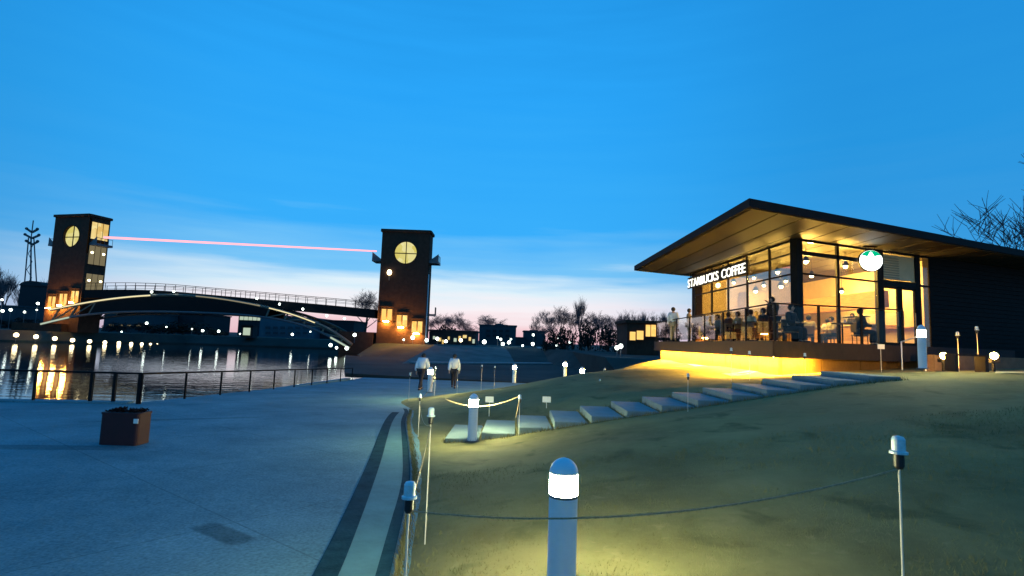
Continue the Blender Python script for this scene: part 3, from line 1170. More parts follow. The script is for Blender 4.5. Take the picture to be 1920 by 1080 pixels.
def bollard(p, label, sc=1.):
    o = thing('bollard_light', label, 'bollard light', p, 'bollard lights along the lawn')
    o.scale = (sc, sc, sc)
    for nm, me in (('shaft', bo_shaft), ('lamp_lens', bo_lens), ('dome_cap', bo_cap), ('base_plate', bo_base), ('collar', bo_col)):
        c = bpy.data.objects.new(nm, me)
        C.objects.link(c)
        c.parent = o
    return o


def bol_at(px, py_top, Y, label, sc=1.0, thin=.88):
    p = at(px, py_top, Y)
    o = bollard((p.x, p.y, p.z - .836 * sc), label, sc)
    o.scale = (sc * thin, sc * thin, sc)


bol_at(1058, 858, 3.45, 'large white domed bollard light glowing in the near foreground grass', .93, 1.)
p = on_lawn(887, 828)
bol_at(889, 738, p.y, 'white bollard light standing before the first step slabs')
bol_at(808, 688, 18.4, 'white bollard light beside the two people walking on the path')
bol_at(965, 682, 24, 'white bollard light beyond the lawn crest, between two thin stakes')
bol_at(1060, 677, 26, 'lit bollard top just over the lawn crest, farther of two')
bol_at(1092, 688, 22, 'lit bollard top just over the lawn crest, nearer of two')
bol_at(1727, 609, 11.2, 'tall white bollard light at the top of the steps by the cafe', 1.08, .74)

# ------------------------------------------------------------------ rope stakes
STK_POLE = MB().tube([(0, 0, 0), (0, 0, 1)], .0055, 6).mesh('pole', 'pole_metal')
STK_BODY = MB().lathe([(.014, 0), (.021, .012), (.021, .062), (.024, .065)], n=14).mesh('battery_case', 'black_plastic')
STK_CAP = MB().lathe([(.036, 0), (.036, .01), (.027, .014), (.027, .062), (.020, .074), (.004, .078)], n=16).mesh('lamp_cap', 'cap_plastic')
STAKES = {}


def stake(key, top, base_z, label, tilt=0., sc=1.):
    """garden stake with a small unlit solar lamp on top"""
    h = top.z - base_z - .14 * sc
    o = thing('stake_light', label, 'stake light', (top.x, top.y, base_z), 'rope stakes with small solar lamps')
    for nm, me, z, s3 in (('pole', STK_POLE, 0, (sc, sc, h + .02)), ('battery_case', STK_BODY, h, (sc,) * 3), ('lamp_cap', STK_CAP, h + .065 * sc, (sc,) * 3)):
        c = bpy.data.objects.new(nm, me)
        C.objects.link(c)
        c.parent = o
        c.location = (0, 0, z)
        c.scale = s3
    o.rotation_euler = (0, R(tilt), 0)
    STAKES[key] = (top, base_z)
    return o


def stake_px(key, px, py, Y, label, tilt=0., sc=1.):
    p = at(px, py, Y)
    bz = lawn_z(p.x, p.y) if p.x > smooth_tab(B2, p.y) else path_z(p.y)
    return stake(key, p, bz, label, tilt, sc)


stake_px('near', 769, 903, 2.6, 'nearest thin stake with clear solar lamp cap by the dark kerb band', 0)
stake_px('second', 809, 764, 4.7, 'thin stake with small lamp cap, second along the path edge', 0)
stake_px('right', 1684, 818, 2.45, 'thin stake with clear lamp cap alone on the right-hand grass', 0)
stake_px('third', 788, 738, 10.5, 'bare thin stake right of the kerb bend, before the bollard', 0)
stake_px('mid', 975, 740, 9.9, 'pale stake with hanging rope end between the second and third step slabs', 0)
stake_px('p1', 769, 699, 17.5, 'thin pale stake at the path edge left of the walkers', 0)
stake_px('p2', 817, 687, 19.5, 'thin stake right behind the bollard near the walkers', 0)
stake_px('p3', 859, 689, 19.8, 'thin stake beside the right-hand walker in white', 0)
stake_px('p4', 904, 684, 22, 'thin stake behind the lawn crest, left of a pair', 0)
stake_px('p5', 928, 686, 22, 'thin stake behind the lawn crest, right of a pair', 0)
stake_px('s1', 1290, 700, 9.8, 'faint thin stake standing before the fifth step slab', 0, .8)
stake_px('s2', 1125, 711, 16, 'dark-capped stake half way across the lawn, lower of two', 0)
stake_px('s3', 1134, 690, 19, 'dark-capped stake on the lawn crest, upper of two', 0)
stake_px('g1', 1371, 652, 13.5, 'thin stake in front of the lit gravel, left one', 0)
stake_px('g2', 1405, 658, 13.2, 'thin stake with visible lamp in front of the lit gravel', 0)
stake_px('g3', 1509, 662, 13.2, 'thin stake at the right end of the lit gravel', 0)
stake_px('d1', 1795, 622, 14.5, 'dim grey stake before the dark wall, left one', 0, 1.3)
stake_px('d2', 1831, 612, 14, 'dim grey stake before the dark wall, taller right one', 0, 1.3)


def rope(p, q, sag, label, r_=.004):
    pts = []
    for k in range(25):
        u = k / 24
        c = p.lerp(q, u)
        pts.append((c.x, c.y, c.z - sag * 4 * u * (1 - u)))
    o = MB().tube(pts, r_, 6).build('rope', 'rope')
    return tag(o, label, 'rope', 'ropes strung between the stakes')


def nk(key, dz=.12):
    t_, b_ = STAKES[key]
    return Vector((t_.x, t_.y, t_.z - dz))


rope(nk('near', .13), nk('right', .14), .105, 'rope sagging across the foreground before the large bollard')
rope(nk('near', .13), nk('second', .16), .03, 'short rope between the two nearest stakes at the path edge')
rope(nk('second', .15), nk('third', .2), .12, 'rope running away along the path edge from the second stake')
rope(at(835, 748, 10.6), nk('mid', .02), .16, 'pale rope sagging behind the bollard before the step slabs', .011)
rope(nk('mid', .05), nk('mid', .05) + Vector((-.06, .01, -.36)), 0, 'loose rope end hanging from the stake by the step slabs', .009)
rope(nk('third', .1), nk('p2', .3), .15, 'far rope from the kerb bend to the stake behind the bollard', .008)


def info_plate(px, py, Y, label):
    p = at(px, py, Y)
    z0 = lawn_z(p.x, p.y)
    o = thing('small_sign', label, 'sign', (p.x, p.y, z0), 'small white plates on the lawn')
    MB().tube([(p.x, p.y + .02, z0), (p.x, p.y + .02, p.z)], .008, 6).build('stake', 'pole_metal', o)
    MB().box((p.x, p.y, p.z), (.19, .012, .13)).build('plate', 'sign_plate', o)


info_plate(918, 749, 12.6, 'small white plate on the lawn just right of the bollard')
info_plate(1025, 749, 12.6, 'small white plate on the lawn above the third step slab')
info_plate(1652, 650, 15.2, 'small pale plate below the cafe terrace near the doors')

# ------------------------------------------------------------------ water railing
wr = thing('water_railing', 'low dark metal railing along the promenade edge above the water', 'railing', (RC.x, RC.y, path_z(RC.y)))
line_far = [(RC.lerp(RF, u)) for u in np.linspace(0, 1, 10)]
HT = .78
for k, p in enumerate(line_far):
    h = HT - .12 * k / 9
    MB().box((p.x, p.y, path_z(p.y) + h / 2), (.045, .045, h)).build('post', 'steel_dark', wr)
MB().bar((RC.x, RC.y, path_z(RC.y) + HT), (RF.x, RF.y, path_z(RF.y) + HT - .12), .06, .05).build('top_rail', 'steel_dark', wr)
for k, px in enumerate((258, 210, 166, 60, -40)):
    p = RC + (RL - RC) * ((262 - px) / 262)
    MB().box((p.x, p.y, path_z(p.y) + HT / 2), (.075 if px > 100 else .04, .06, HT)).build('post', 'steel_dark', wr)
p = RC + (RL - RC) * 1.6
MB().bar((RC.x, RC.y, path_z(RC.y) + HT), (p.x, p.y, path_z(p.y) + HT), .06, .05).build('top_rail', 'steel_dark', wr)

# ------------------------------------------------------------------ planter
pc = on_z(207, 838, path_z(8.6))
pln = thing('planter_box', 'dark maroon box planter with low plants and a small white tag', 'planter', (pc.x, pc.y + .3, path_z(pc.y)))
pz = path_z(pc.y)
w2, h2 = .30, .47
body = MB()
rr = .05
prof = []
for (sx_, sy_, a0) in ((1, 1, 0), (-1, 1, 90), (-1, -1, 180), (1, -1, 270)):
    for a in (0, 30, 60, 90):
        prof.append((pc.x + sx_ * (w2 - rr) + rr * math.cos(R(a0 + a)), pc.y + .3 + sy_ * (.17 - rr) + rr * math.sin(R(a0 + a))))
body.prism(prof, pz, pz + h2)
pb_ = body.build('box', 'planter', pln)
prof2 = [(pc.x + (a - pc.x) * 1.03, pc.y + .3 + (b_ - pc.y - .3) * 1.04) for a, b_ in prof]
MB().prism(prof2, pz + h2, pz + h2 + .03).build('rim', 'planter', pln)
MB().box((pc.x + .27, pc.y + .122, pz + .38), (.07, .012, .07)).build('tag', 'sign_plate', pln)
pf = MB()
rl = random.Random(5)
for k in range(260):
    a = rl.uniform(-.26, .26)
    hump = .02 + .04 * math.exp(-((a + .08) / .1) ** 2) + .03 * math.exp(-((a - .2) / .07) ** 2)
    c = Vector((pc.x + a, pc.y + .3 + rl.uniform(-.13, .13), pz + h2 + .03 + rl.uniform(0, hump)))
    d = Vector((rl.uniform(-1, 1), rl.uniform(-1, 1), rl.uniform(0, 1))).normalized() * .035
    e = d.cross(Vector((rl.uniform(-1, 1), rl.uniform(-1, 1), rl.uniform(-1, 1)))).normalized() * .014
    pf.add([c - d, c + e, c + d, c - e], [(0, 1, 2, 3)])
struct(pf.build('plants', 'planter_leaf', pln), 'stuff')

# ------------------------------------------------------------------ towers
TWD, TDP = 8.6, 4.0


def make_tower(corner, th, z_top, z_base, label, mirror, openside):
    """corner = ground point of the front face's right-hand corner; th = yaw"""
    u = Vector((math.cos(th), math.sin(th), 0))
    v = Vector((-math.sin(th), math.cos(th), 0))
    o = thing('bridge_tower', label, 'tower', (corner.x, corner.y, z_base))
    rot3 = Matrix.Rotation(th, 3, 'Z')

    def w(a, d, z):
        """a: metres left of the right-hand corner, d: depth behind the front face, height z"""
        p_ = corner - u * a + v * d
        return Vector((p_.x, p_.y, z))

    H = z_top - z_base
    zc = z_top - 3.95
    RW = 2.05
    ca = TWD / 2 - (0 if not mirror else .1) - .1
    # front wall with a round opening: built as a ring of quads around the circle
    nseg = 32
    wl = MB()
    vs_, fs_ = [], []
    z_lo, z_hi = zc - 3.2, z_top - .5
    a_lo, a_hi = 0, TWD
    for k in range(nseg):
        an = 2 * math.pi * k / nseg
        cx_, cz_ = math.cos(an), math.sin(an)
        sc_ = min((a_hi - ca) / cx_ if cx_ > 1e-6 else ((ca - a_lo) / -cx_ if cx_ < -1e-6 else 1e9),
                  (z_hi - zc) / cz_ if cz_ > 1e-6 else ((zc - z_lo) / -cz_ if cz_ < -1e-6 else 1e9))
        vs_ += [w(ca + RW * cx_, 0, zc + RW * cz_), w(ca + sc_ * cx_, 0, zc + sc_ * cz_), w(ca + RW * cx_, .5, zc + RW * cz_)]
    for k in range(nseg):
        k2 = (k + 1) % nseg
        fs_ += [(3 * k, 3 * k2, 3 * k2 + 1, 3 * k + 1), (3 * k, 3 * k + 2, 3 * k2 + 2, 3 * k2)]
    wl.add(vs_, fs_)
    # corner fillers of that ring
    for (aa, zz) in ((a_lo, z_lo), (a_hi, z_lo), (a_lo, z_hi), (a_hi, z_hi)):
        best = sorted(range(nseg), key=lambda k: (vs_[3 * k + 1] - w(aa, 0, zz)).length)[:2]
        wl.add([w(aa, 0, zz), vs_[3 * best[0] + 1], vs_[3 * best[1] + 1]], [(0, 1, 2)])

    def bx(a0, a1, d0, d1, z0, z1):
        wl.add([w(a, d, z) for z in (z0, z1) for d in (d0, d1) for a in (a0, a1)],
               [(0, 2, 3, 1), (4, 5, 7, 6), (0, 1, 5, 4), (2, 6, 7, 3), (0, 4, 6, 2), (1, 3, 7, 5)])

    bx(0, TWD, .002, TDP - .002, z_hi + .003, z_top - .003)
    # lower body
    bx(0, TWD, 0, TDP, z_base, z_lo - .003)
    # back wall, left side wall beside the round room
    bx(.002, TWD - .002, TDP - .4, TDP - .003, z_lo, z_hi)
    bx(TWD - .4, TWD - .003, .51, TDP - .402, z_lo, z_hi)
    if not openside:
        bx(.003, .4, .51, TDP - .402, z_lo, z_hi)
    else:
        bx(.003, .4, .51, .7, z_lo, z_hi)
        bx(.003, .4, TDP - .8, TDP - .402, z_lo, z_hi)
        bx(.003, .4, .7, TDP - .8, z_lo, zc - 1.2)
        bx(.003, .4, .7, TDP - .8, zc + 1.5, z_hi)
    wl.build('tower_wall', 'brick_dark', o)
    # parapet
    pr = MB()
    for (p_, q_) in ((w(-.15, -.15, z_top), w(TWD + .15, -.15, z_top)), (w(-.15, TDP + .15, z_top), w(TWD + .15, TDP + .15, z_top)),
                     (w(-.15, 0, z_top), w(-.15, TDP, z_top)), (w(TWD + .15, 0, z_top), w(TWD + .15, TDP, z_top))):
        pr.bar(p_, q_, .3, .45)
    pr.build('parapet', 'brick_dark', o)
    # round window: four glazed quarters and a cross
    for qd in range(4):
        a0 = qd * 90
        pts = [w(ca, .45, zc)] + [w(ca + (RW - .02) * math.cos(R(a0 + a)), .45, zc + (RW - .02) * math.sin(R(a0 + a))) for a in range(0, 91, 10)]
        MB().add(pts, [tuple(range(len(pts)))]).build('round_window_pane', 'round_glow', o)
    MB().bar(w(ca - RW, .40, zc - .1), w(ca + RW, .40, zc - .1), .10, .16).build('glazing_bar', 'steel_dark', o)
    MB().bar(w(ca, .39, zc - RW), w(ca, .39, zc + RW), .14, .10).build('glazing_bar', 'steel_dark', o)
    fr = MB()
    ring = [w(ca + RW * math.cos(R(a)), -.02, zc + RW * math.sin(R(a))) for a in range(0, 361, 12)]
    fr.tube(ring, .07, 5, cap=False)
    fr.build('round_frame', 'steel_dark', o)
    # balconies left and right
    for sgn in (0, 1):
        a0, a1 = (-1.7, -.02) if sgn == 0 else (TWD + .02, TWD + 1.7)
        bz = zc - 1.5
        bc = MB()
        bc.bar(w(a0, TDP / 2, bz), w(a1, TDP / 2, bz), TDP * .8, .4)
        bc.build('balcony', 'steel_grey', o)
        ae = a0 + .06 if sgn == 0 else a1 - .06
        for (d0, d1) in ((TDP * .12, TDP * .88),):
            MB().bar(w(ae, d0, bz + 1.25), w(ae, d1, bz + 1.25), .07, .07).build('balcony_rail', 'steel_grey', o)
            for kk in range(5):
                dd = d0 + (d1 - d0) * kk / 4
                MB().bar(w(ae, dd, bz + .15), w(ae, dd, bz + 1.25), .05, .05).build('baluster', 'steel_grey', o)
        wi = MB()
        wi.add([w(a0, TDP * .11, bz + .2), w(a1, TDP * .11, bz + .2), w(a0 if sgn == 0 else a1, TDP * .11, bz + 1.5)], [(0, 1, 2)])
        wi.build('balcony_wing', 'steel_grey', o)
    # low side bracket
    ab = -1.4 if not mirror else TWD + 1.4
    MB().bar(w(0 if not mirror else TWD, TDP / 2, z_base + 5.4), w(ab, TDP / 2, z_base + 5.4), 1.2, .3).build('side_landing', 'steel_grey', o)
    MB().bar(w(ab, TDP * .35, z_base + 6.1), w(ab, TDP * .65, z_base + 6.1), .1, 1.4).build('landing_rail', 'steel_dark', o)
    # three lit niches stepping down towards the shore
    for k in range(3):
        a_ = TWD * (.17 + .32 * k)
        zb_ = z_base + 2.0 + (k if not mirror else 2.4 + (2 - k) * .55) * 1.0
        nf = MB()
        nf.bar(w(a_ + 1.1, -.06, zb_ + 2.55), w(a_ - 1.1, -.06, zb_ + 2.55), .2, .15)
        nf.bar(w(a_ + 1.1, -.12, zb_ - .1), w(a_ - 1.1, -.12, zb_ - .1), .35, .16)
        for e_ in (-1, 0, 1):
            nf.bar(w(a_ + e_ * 1.03, -.05, zb_), w(a_ + e_ * 1.03, -.05, zb_ + 2.5), .14, .14)
        nfo = nf.build('niche', 'brick_dark', o)
        for e_ in (-.52, .52):
            MB().bar(w(a_ + e_ + .40, -.03, zb_ + 1.1), w(a_ + e_ - .40, -.03, zb_ + 1.1), .03, 2.0).build('uplit_sheet', 'niche_glow', nfo)  # emissive sheets carry the uplights' glow on the niche wall
        up_ = MB().bar(w(a_ - .5, -.62, zb_ - .1), w(a_ + .5, -.62, zb_ - .1), .14, .12)
        up_.build('uplight', 'uplight_glow', nfo)
    return o, w


# right tower: frontal
rt_c = at(796, 640, 97)
rt, wR = make_tower(rt_c, R(0), at(760, 433, 97).z, .6, 'dark clock-like tower with glowing yellow round window at the right bridge end', False, False)
lt_c = at(147, 600, 100)
lt, wL = make_tower(lt_c, R(-15), at(140, 404, 101).z, .6, 'dark tower with round window and lit side glazing at the left bridge end', True, True)
# small bright lamp on the right tower
p = wR(TWD * .80, -.2, at(727, 511, 97).z)
MB().sphere(p, .42, 10, 6, 1.2).build('wall_lamp', 'far_warm', rt)
MB().bar(p + Vector((0, 0, -.4)), p + Vector((0, .1, -1.4)), .22, .2).build('lamp_bracket', 'arch_paint', rt)
# drain pipe catching the sky on the right tower's side
MB().tube([wR(-.12, .3, 1), wR(-.12, .3, rt_c.z + 12)], .09, 8).build('drain_pipe', 'white_metal', rt)
# side glazing of the left tower
for (z0, z1, m_) in ((at(163, 450, 102).z, at(163, 418, 102).z, 'window_warm'), (at(163, 497, 102).z, at(163, 458, 102).z, 'window_dim'), (at(163, 545, 102).z, at(163, 514, 102).z, 'window_dim')):
    for k in range(3):
        d0 = .5 + k * 1.1
        pn = MB().add([wL(-.05, d0, z0), wL(-.05, d0 + 1.0, z0), wL(-.05, d0 + 1.0, z1), wL(-.05, d0, z1)], [(0, 1, 2, 3)]).build('side_window', m_, lt)
        if m_ == 'window_dim' and k != 1:
            MB().sphere(wL(-.15, d0 + .5, (z0 + z1) / 2 + .3), .22, 8, 5).build('lamp', 'far_warm', pn)
    MB().bar(wL(-.09, .4, z0), wL(-.09, 3.9, z0), .1, .15).build('side_sill', 'steel_dark', lt)

# laser between the towers
la, lb = on_plane(195, 445, (wL(0, 0, 0).x, wL(0, 0, 0).y), (wR(TWD, 0, 0).x, wR(TWD, 0, 0).y)), on_plane(706, 471, (wL(0, 0, 0).x, wL(0, 0, 0).y), (wR(TWD, 0, 0).x, wR(TWD, 0, 0).y))
tag(MB().tube([la, la.lerp(lb, .5), lb], [.22, .19, .14], 8).build('laser_beam', 'laser'), 'pink red light beam stretched between the two bridge towers', 'light beam')

# ------------------------------------------------------------------ bridge
BP0 = (wL(-1, TDP / 2, 0).x, wL(-1, TDP / 2, 0).y)
BP1 = (wR(TWD + 1, TDP / 2, 0).x, wR(TWD + 1, TDP / 2, 0).y)
br = thing('arch_bridge', 'long dark footbridge with a lit steel arch between the towers', 'bridge', (BP0[0], BP0[1], -1))
bdir = Vector((BP1[0] - BP0[0], BP1[1] - BP0[1], 0)).normalized()
bn_ = Vector((-bdir.y, bdir.x, 0))


def bpt(px, py, off=0.):
    p_ = on_plane(px, py, (BP0[0] + bn_.x * off, BP0[1] + bn_.y * off), (BP1[0] + bn_.x * off, BP1[1] + bn_.y * off))
    return p_


def spline(pts, n_):
    xs = np.linspace(pts[0][0], pts[-1][0], n_)
    ys_ = np.interp(xs, [a for a, _ in pts], [b_ for _, b_ in pts])
    for _ in range(3):
        ys_[1:-1] = (ys_[:-2] + 2 * ys_[1:-1] + ys_[2:]) / 4
    return list(zip(xs, ys_))


deck_px = spline([(180, 546), (260, 545), (330, 547.5), (400, 554), (480, 561), (560, 568), (640, 575), (712, 582)], 30)
dtop = [bpt(x, y) for x, y in deck_px]
dv, df = [], []
for p_ in dtop:
    for (o_, z_) in ((-2.6, 0), (2.6, 0), (2.6, -1.5), (-2.6, -1.5)):
        dv.append((p_.x + bn_.x * o_, p_.y + bn_.y * o_, p_.z + z_))
for k in range(len(dtop) - 1):
    for i in range(4):
        df.append((k * 4 + i, k * 4 + (i + 1) % 4, k * 4 + 4 + (i + 1) % 4, k * 4 + 4 + i))
MB().add(dv, df).build('deck', 'steel_dark', br)
for side in (-2.5, 2.5):
    rp = [p_ + bn_ * side for p_ in dtop]
    MB().tube([p_ + Vector((0, 0, 1.25)) for p_ in rp], .05, 5).build('handrail', 'steel_dark', br)
    MB().tube([p_ + Vector((0, 0, .7)) for p_ in rp], .025, 4).build('handrail', 'steel_dark', br)
    for k in range(0, len(rp), 1):
        MB().bar(rp[k], rp[k] + Vector((0, 0, 1.25)), .07, .07).build('baluster', 'steel_dark', br)

top_px = spline([(126, 583), (180, 572), (240, 562.5), (300, 557), (360, 555.5), (430, 562), (500, 574), (560, 589), (620, 611), (655, 632), (672, 646)], 34)
bot_px = spline([(110, 609), (175, 593), (240, 587), (320, 586), (400, 588), (480, 592), (560, 603), (620, 624), (668, 652)], 34)
for side in (-3.4, 3.0):
    tp = [bpt(x, y, 0) + bn_ * side for x, y in top_px]
    bo = [bpt(x, y, 0) + bn_ * side for x, y in bot_px]
    # plate girder web in the middle, open truss at both ends
    rib = MB()
    for k in range(5, 24):
        d_ = bn_ * .12
        a0, a1, b0, b1 = tp[k], tp[k + 1], bo[k], bo[k + 1]
        rib.add([a0 - d_, a1 - d_, b1 - d_, b0 - d_, a0 + d_, a1 + d_, b1 + d_, b0 + d_], [(0, 1, 2, 3), (7, 6, 5, 4), (0, 4, 5, 1), (3, 2, 6, 7)])
    rb = rib.build('arch_web', 'steel_dark', br)
    MB().tube(tp, .28, 6).build('upper_chord', 'arch_paint', br)
    MB().tube(bo, .22, 6).build('lower_chord', 'steel_grey', br)
    for k in list(range(1, 6, 2)) + list(range(24, 34, 2)):
        MB().bar(tp[k], bo[k], .25, .25).build('strut', 'arch_paint', br)
        if k + 2 < 34:
            MB().bar(bo[k], tp[k + 2], .18, .18).build('strut', 'arch_paint', br)
    if side < 0:
        for (k0, k1, m_, rr) in ((0, 12, 'arch_lit_edge', .13), (16, 24, 'arch_lit_edge_dim', .10), (24, 30, 'arch_lit_edge', .10)):  # emissive tubes stand in for the brighter and dimmer lit chord edges
            MB().tube([p_ - bn_ * .3 for p_ in tp[k0:k1]], rr, 5).build('lit_edge_tube', m_, br)
        MB().tube([p_ - bn_ * .3 for p_ in bo[0:4]], .16, 5).build('lit_edge_tube', 'window_cold', br)
        MB().tube([p_ - bn_ * .3 for p_ in bo[31:34]], .16, 5).build('lit_edge_tube', 'window_cold', br)
# abutments
MB().box(bpt(105, 606) + Vector((-1, 1, -2.2)), (9, 8, 4.2)).build('abutment', 'brick_dark', br)
ab = bpt(700, 640)
MB().box((ab.x - 2.6, ab.y + .5, ab.z - .6), (6, 5, 4.4)).build('abutment', 'brick_dark', br)
for (px, py) in ((312, 551), (352, 550), (502, 563), (543, 573), (585, 582), (628, 594), (660, 599)):
    c = bpt(px, py) - bn_ * 3.9
    MB().sphere(c, .2, 8, 5).build('lamp', 'far_white', br)

# ------------------------------------------------------------------ far buildings
def bld(px0, px1, pyt, Y, label, m_, name='building', dep=14, roofbits=(), wins=(), zb=.5, cat='building', lintel=True):
    a, b_ = at(px0, pyt, Y), at(px1, pyt, Y)
    o = thing(name, label, cat, ((a.x + b_.x) / 2, Y, zb))
    zt = (a.z + b_.z) / 2
    MB().box(((a.x + b_.x) / 2, Y + dep / 2, (zt + zb) / 2), (b_.x - a.x, dep, zt - zb)).build('wall', m_, o)
    rf = MB().box(((a.x + b_.x) / 2, Y + dep / 2, zt + .15), (b_.x - a.x + .5, dep + .5, .3)).build('roof', m_, o)
    for (x0, x1, y0) in roofbits:
        c, d = at(x0, y0, Y), at(x1, y0, Y)
        MB().box(((c.x + d.x) / 2, Y + dep / 2, (c.z + zt) / 2), (d.x - c.x, dep * .6, c.z - zt)).build('roof_house', m_, rf)
    for (x0, x1, y0, y1, wm_) in wins:
        c, d = at(x0, y0, Y), at(x1, y1, Y)
        wnd = MB().box(((c.x + d.x) / 2, Y - .05, (c.z + d.z) / 2), (d.x - c.x, .1, c.z - d.z)).build('window', wm_, o)
        if lintel:
            MB().box(((c.x + d.x) / 2, Y - .12, d.z - .1), (d.x - c.x + .3, .2, .15)).build('sill', m_, wnd)
    return o


bld(899, 968, 611, 150, 'dark flat-roofed block with a roof house on the sunset horizon', 'building_far', roofbits=((928, 943, 606), (943, 952, 608)),
    wins=[(912 + 12 * i, 919 + 12 * i, 618 + 9 * j, 623 + 9 * j, 'building_black') for i in range(4) for j in range(2)])
bld(983, 1022, 622, 160, 'smaller dark block right of the flat-roofed one', 'building_far', roofbits=((995, 1010, 618),))
bld(966, 986, 634, 158, 'low dark annex between two horizon blocks', 'building_far')
bld(488, 590, 596, 150, 'blue grey block seen under the right half of the bridge', 'building_teal',
    wins=[(498 + 14 * i, 507 + 14 * i, 612 + 10 * j, 617 + 10 * j, 'building_far') for i in range(6) for j in range(2)])
bld(448, 520, 590, 175, 'long building with a strip of greenish lit windows under the bridge', 'building_black',
    wins=[(450 + 8.2 * i, 456.5 + 8.2 * i, 593 + i * .5, 600 + i * .3, 'window_cold') for i in range(8)])
bld(196, 290, 588, 140, 'dark grey building on the left bank under the arch', 'building_far',
    wins=[(205 + 17 * i, 213 + 17 * i, 608 + i * .4, 611 + i * .4, 'window_dim') for i in range(4)])
bld(286, 384, 589, 150, 'dark building under the bridge crown, left of the pink sky gap', 'building_black')
bld(590, 664, 602, 155, 'dark block behind the right foot of the arch', 'building_black')
bld(-40, 30, 574, 130, 'low dark building at the left border behind the shore', 'building_far')
rb_ = bld(38, 80, 536, 150, 'dark hall with a rounded top left of the left tower', 'building_black')
a, b_ = at(38, 536, 150), at(80, 536, 150)
rdv, rdf = [], []
for k in range(9):
    an = math.pi * k / 8
    xx = (a.x + b_.x) / 2 - math.cos(an) * (b_.x - a.x) / 2
    for yy in (149.8, 164):
        rdv.append((xx, yy, (a.z + b_.z) / 2 + .3 + math.sin(an) * 1.1))
for k in range(8):
    rdf.append((2 * k, 2 * k + 2, 2 * k + 3, 2 * k + 1))
rdf += [tuple(range(0, 18, 2))[::-1], tuple(range(1, 18, 2))]
MB().add(rdv, rdf).build('vault', 'building_black', rb_)
# lit shops right of the right tower
bld(806, 893, 622, 104, 'low shop row with scattered yellow lights right of the tower', 'building_black', name='shop_row', dep=8,
    wins=[(x0, x0 + w_, y0, y0 + 6 + (i % 3), 'window_warm' if i % 4 else 'window_cold') for i, (x0, y0, w_) in enumerate(
        ((812, 630, 4), (822, 633, 5), (829, 637, 3), (840, 631, 3), (851, 634, 5), (860, 630, 4), (868, 628, 7), (879, 632, 4), (886, 636, 4)))])
# small lit pavilion left of the cafe
bld(1176, 1236, 606, 62, 'dark pavilion with orange lit windows left of the cafe', 'brick_dark', name='pavilion', dep=6, zb=-.3,
    wins=((1181, 1191, 622, 638, 'niche_glow'), (1194, 1206, 620, 637, 'niche_glow'), (1211, 1219, 609, 631, 'niche_glow'), (1221, 1230, 609, 631, 'niche_glow')))

# antenna mast
mp_ = at(60, 585, 210)
am = thing('antenna_mast', 'grey lattice antenna mast with three tiers of dishes at far left', 'mast', (mp_.x, mp_.y, .5))
mt = at(62, 418, 210)
for sx_ in (-1, 1):
    for sy_ in (-1, 1):
        MB().tube([(mp_.x + sx_ * 1.9, mp_.y + sy_ * 1.9, .5), (mt.x + sx_ * .55, mt.y + sy_ * .55, mt.z - 6)], .22, 5).build('leg', 'antenna', am)
zs = np.linspace(1, mt.z - 6, 12)
for k in range(11):
    f0, f1 = 1.9 - 1.35 * zs[k] / (mt.z - 6), 1.9 - 1.35 * zs[k + 1] / (mt.z - 6)
    cx0, cx1 = [mp_.x + (mt.x - mp_.x) * z_ / mt.z for z_ in (zs[k], zs[k + 1])]
    s_ = 1 if k % 2 else -1
    MB().tube([(cx0 - s_ * f0, mp_.y - f0, zs[k]), (cx1 + s_ * f1, mp_.y - f1, zs[k + 1])], .13, 4).build('brace', 'antenna', am)
MB().tube([(mt.x, mt.y, mt.z - 8), (mt.x, mt.y, mt.z + 1)], .2, 5).build('spire', 'antenna', am)
for (py, hw, k) in ((432, 2.1, 0), (443, 2.7, 1), (455, 2.2, 2)):
    c = at(60.5, py, 210)
    tr_ = MB()
    for s_ in (-1, 1):
        tr_.bar((c.x, c.y, c.z - .8), (c.x + s_ * hw, c.y, c.z + .5), .5, .7)
        tr_.sphere((c.x + s_ * hw, c.y - .2, c.z + .6), .55, 8, 5)
    tr_.build('dish_tier', 'antenna', am)

# ------------------------------------------------------------------ lamps on the far banks
lamp_pole = MB().tube([(0, 0, 0), (0, 0, 1)], .05, 5).mesh('post', 'steel_grey')
globe_w = MB().sphere((0, 0, 0), 1, 8, 6).mesh('globe', 'far_white')
globe_y = MB().sphere((0, 0, 0), 1, 8, 6).mesh('globe', 'far_warm')


def far_lamp(px, py, Y, r_, warm, label, group, zb=.6):
    p_ = at(px, py, Y)
    zb = min(zb, p_.z - .4)
    o = thing('shore_lamp', label, 'lamp', (p_.x, p_.y, zb), group)
    a_ = bpy.data.objects.new('post', lamp_pole)
    b__ = bpy.data.objects.new('globe', globe_y if warm else globe_w)
    for c in (a_, b__):
        C.objects.link(c)
        c.parent = o
    a_.scale = (1, 1, p_.z - zb)
    b__.location = (0, 0, p_.z - zb)
    b__.scale = (r_, r_, r_)


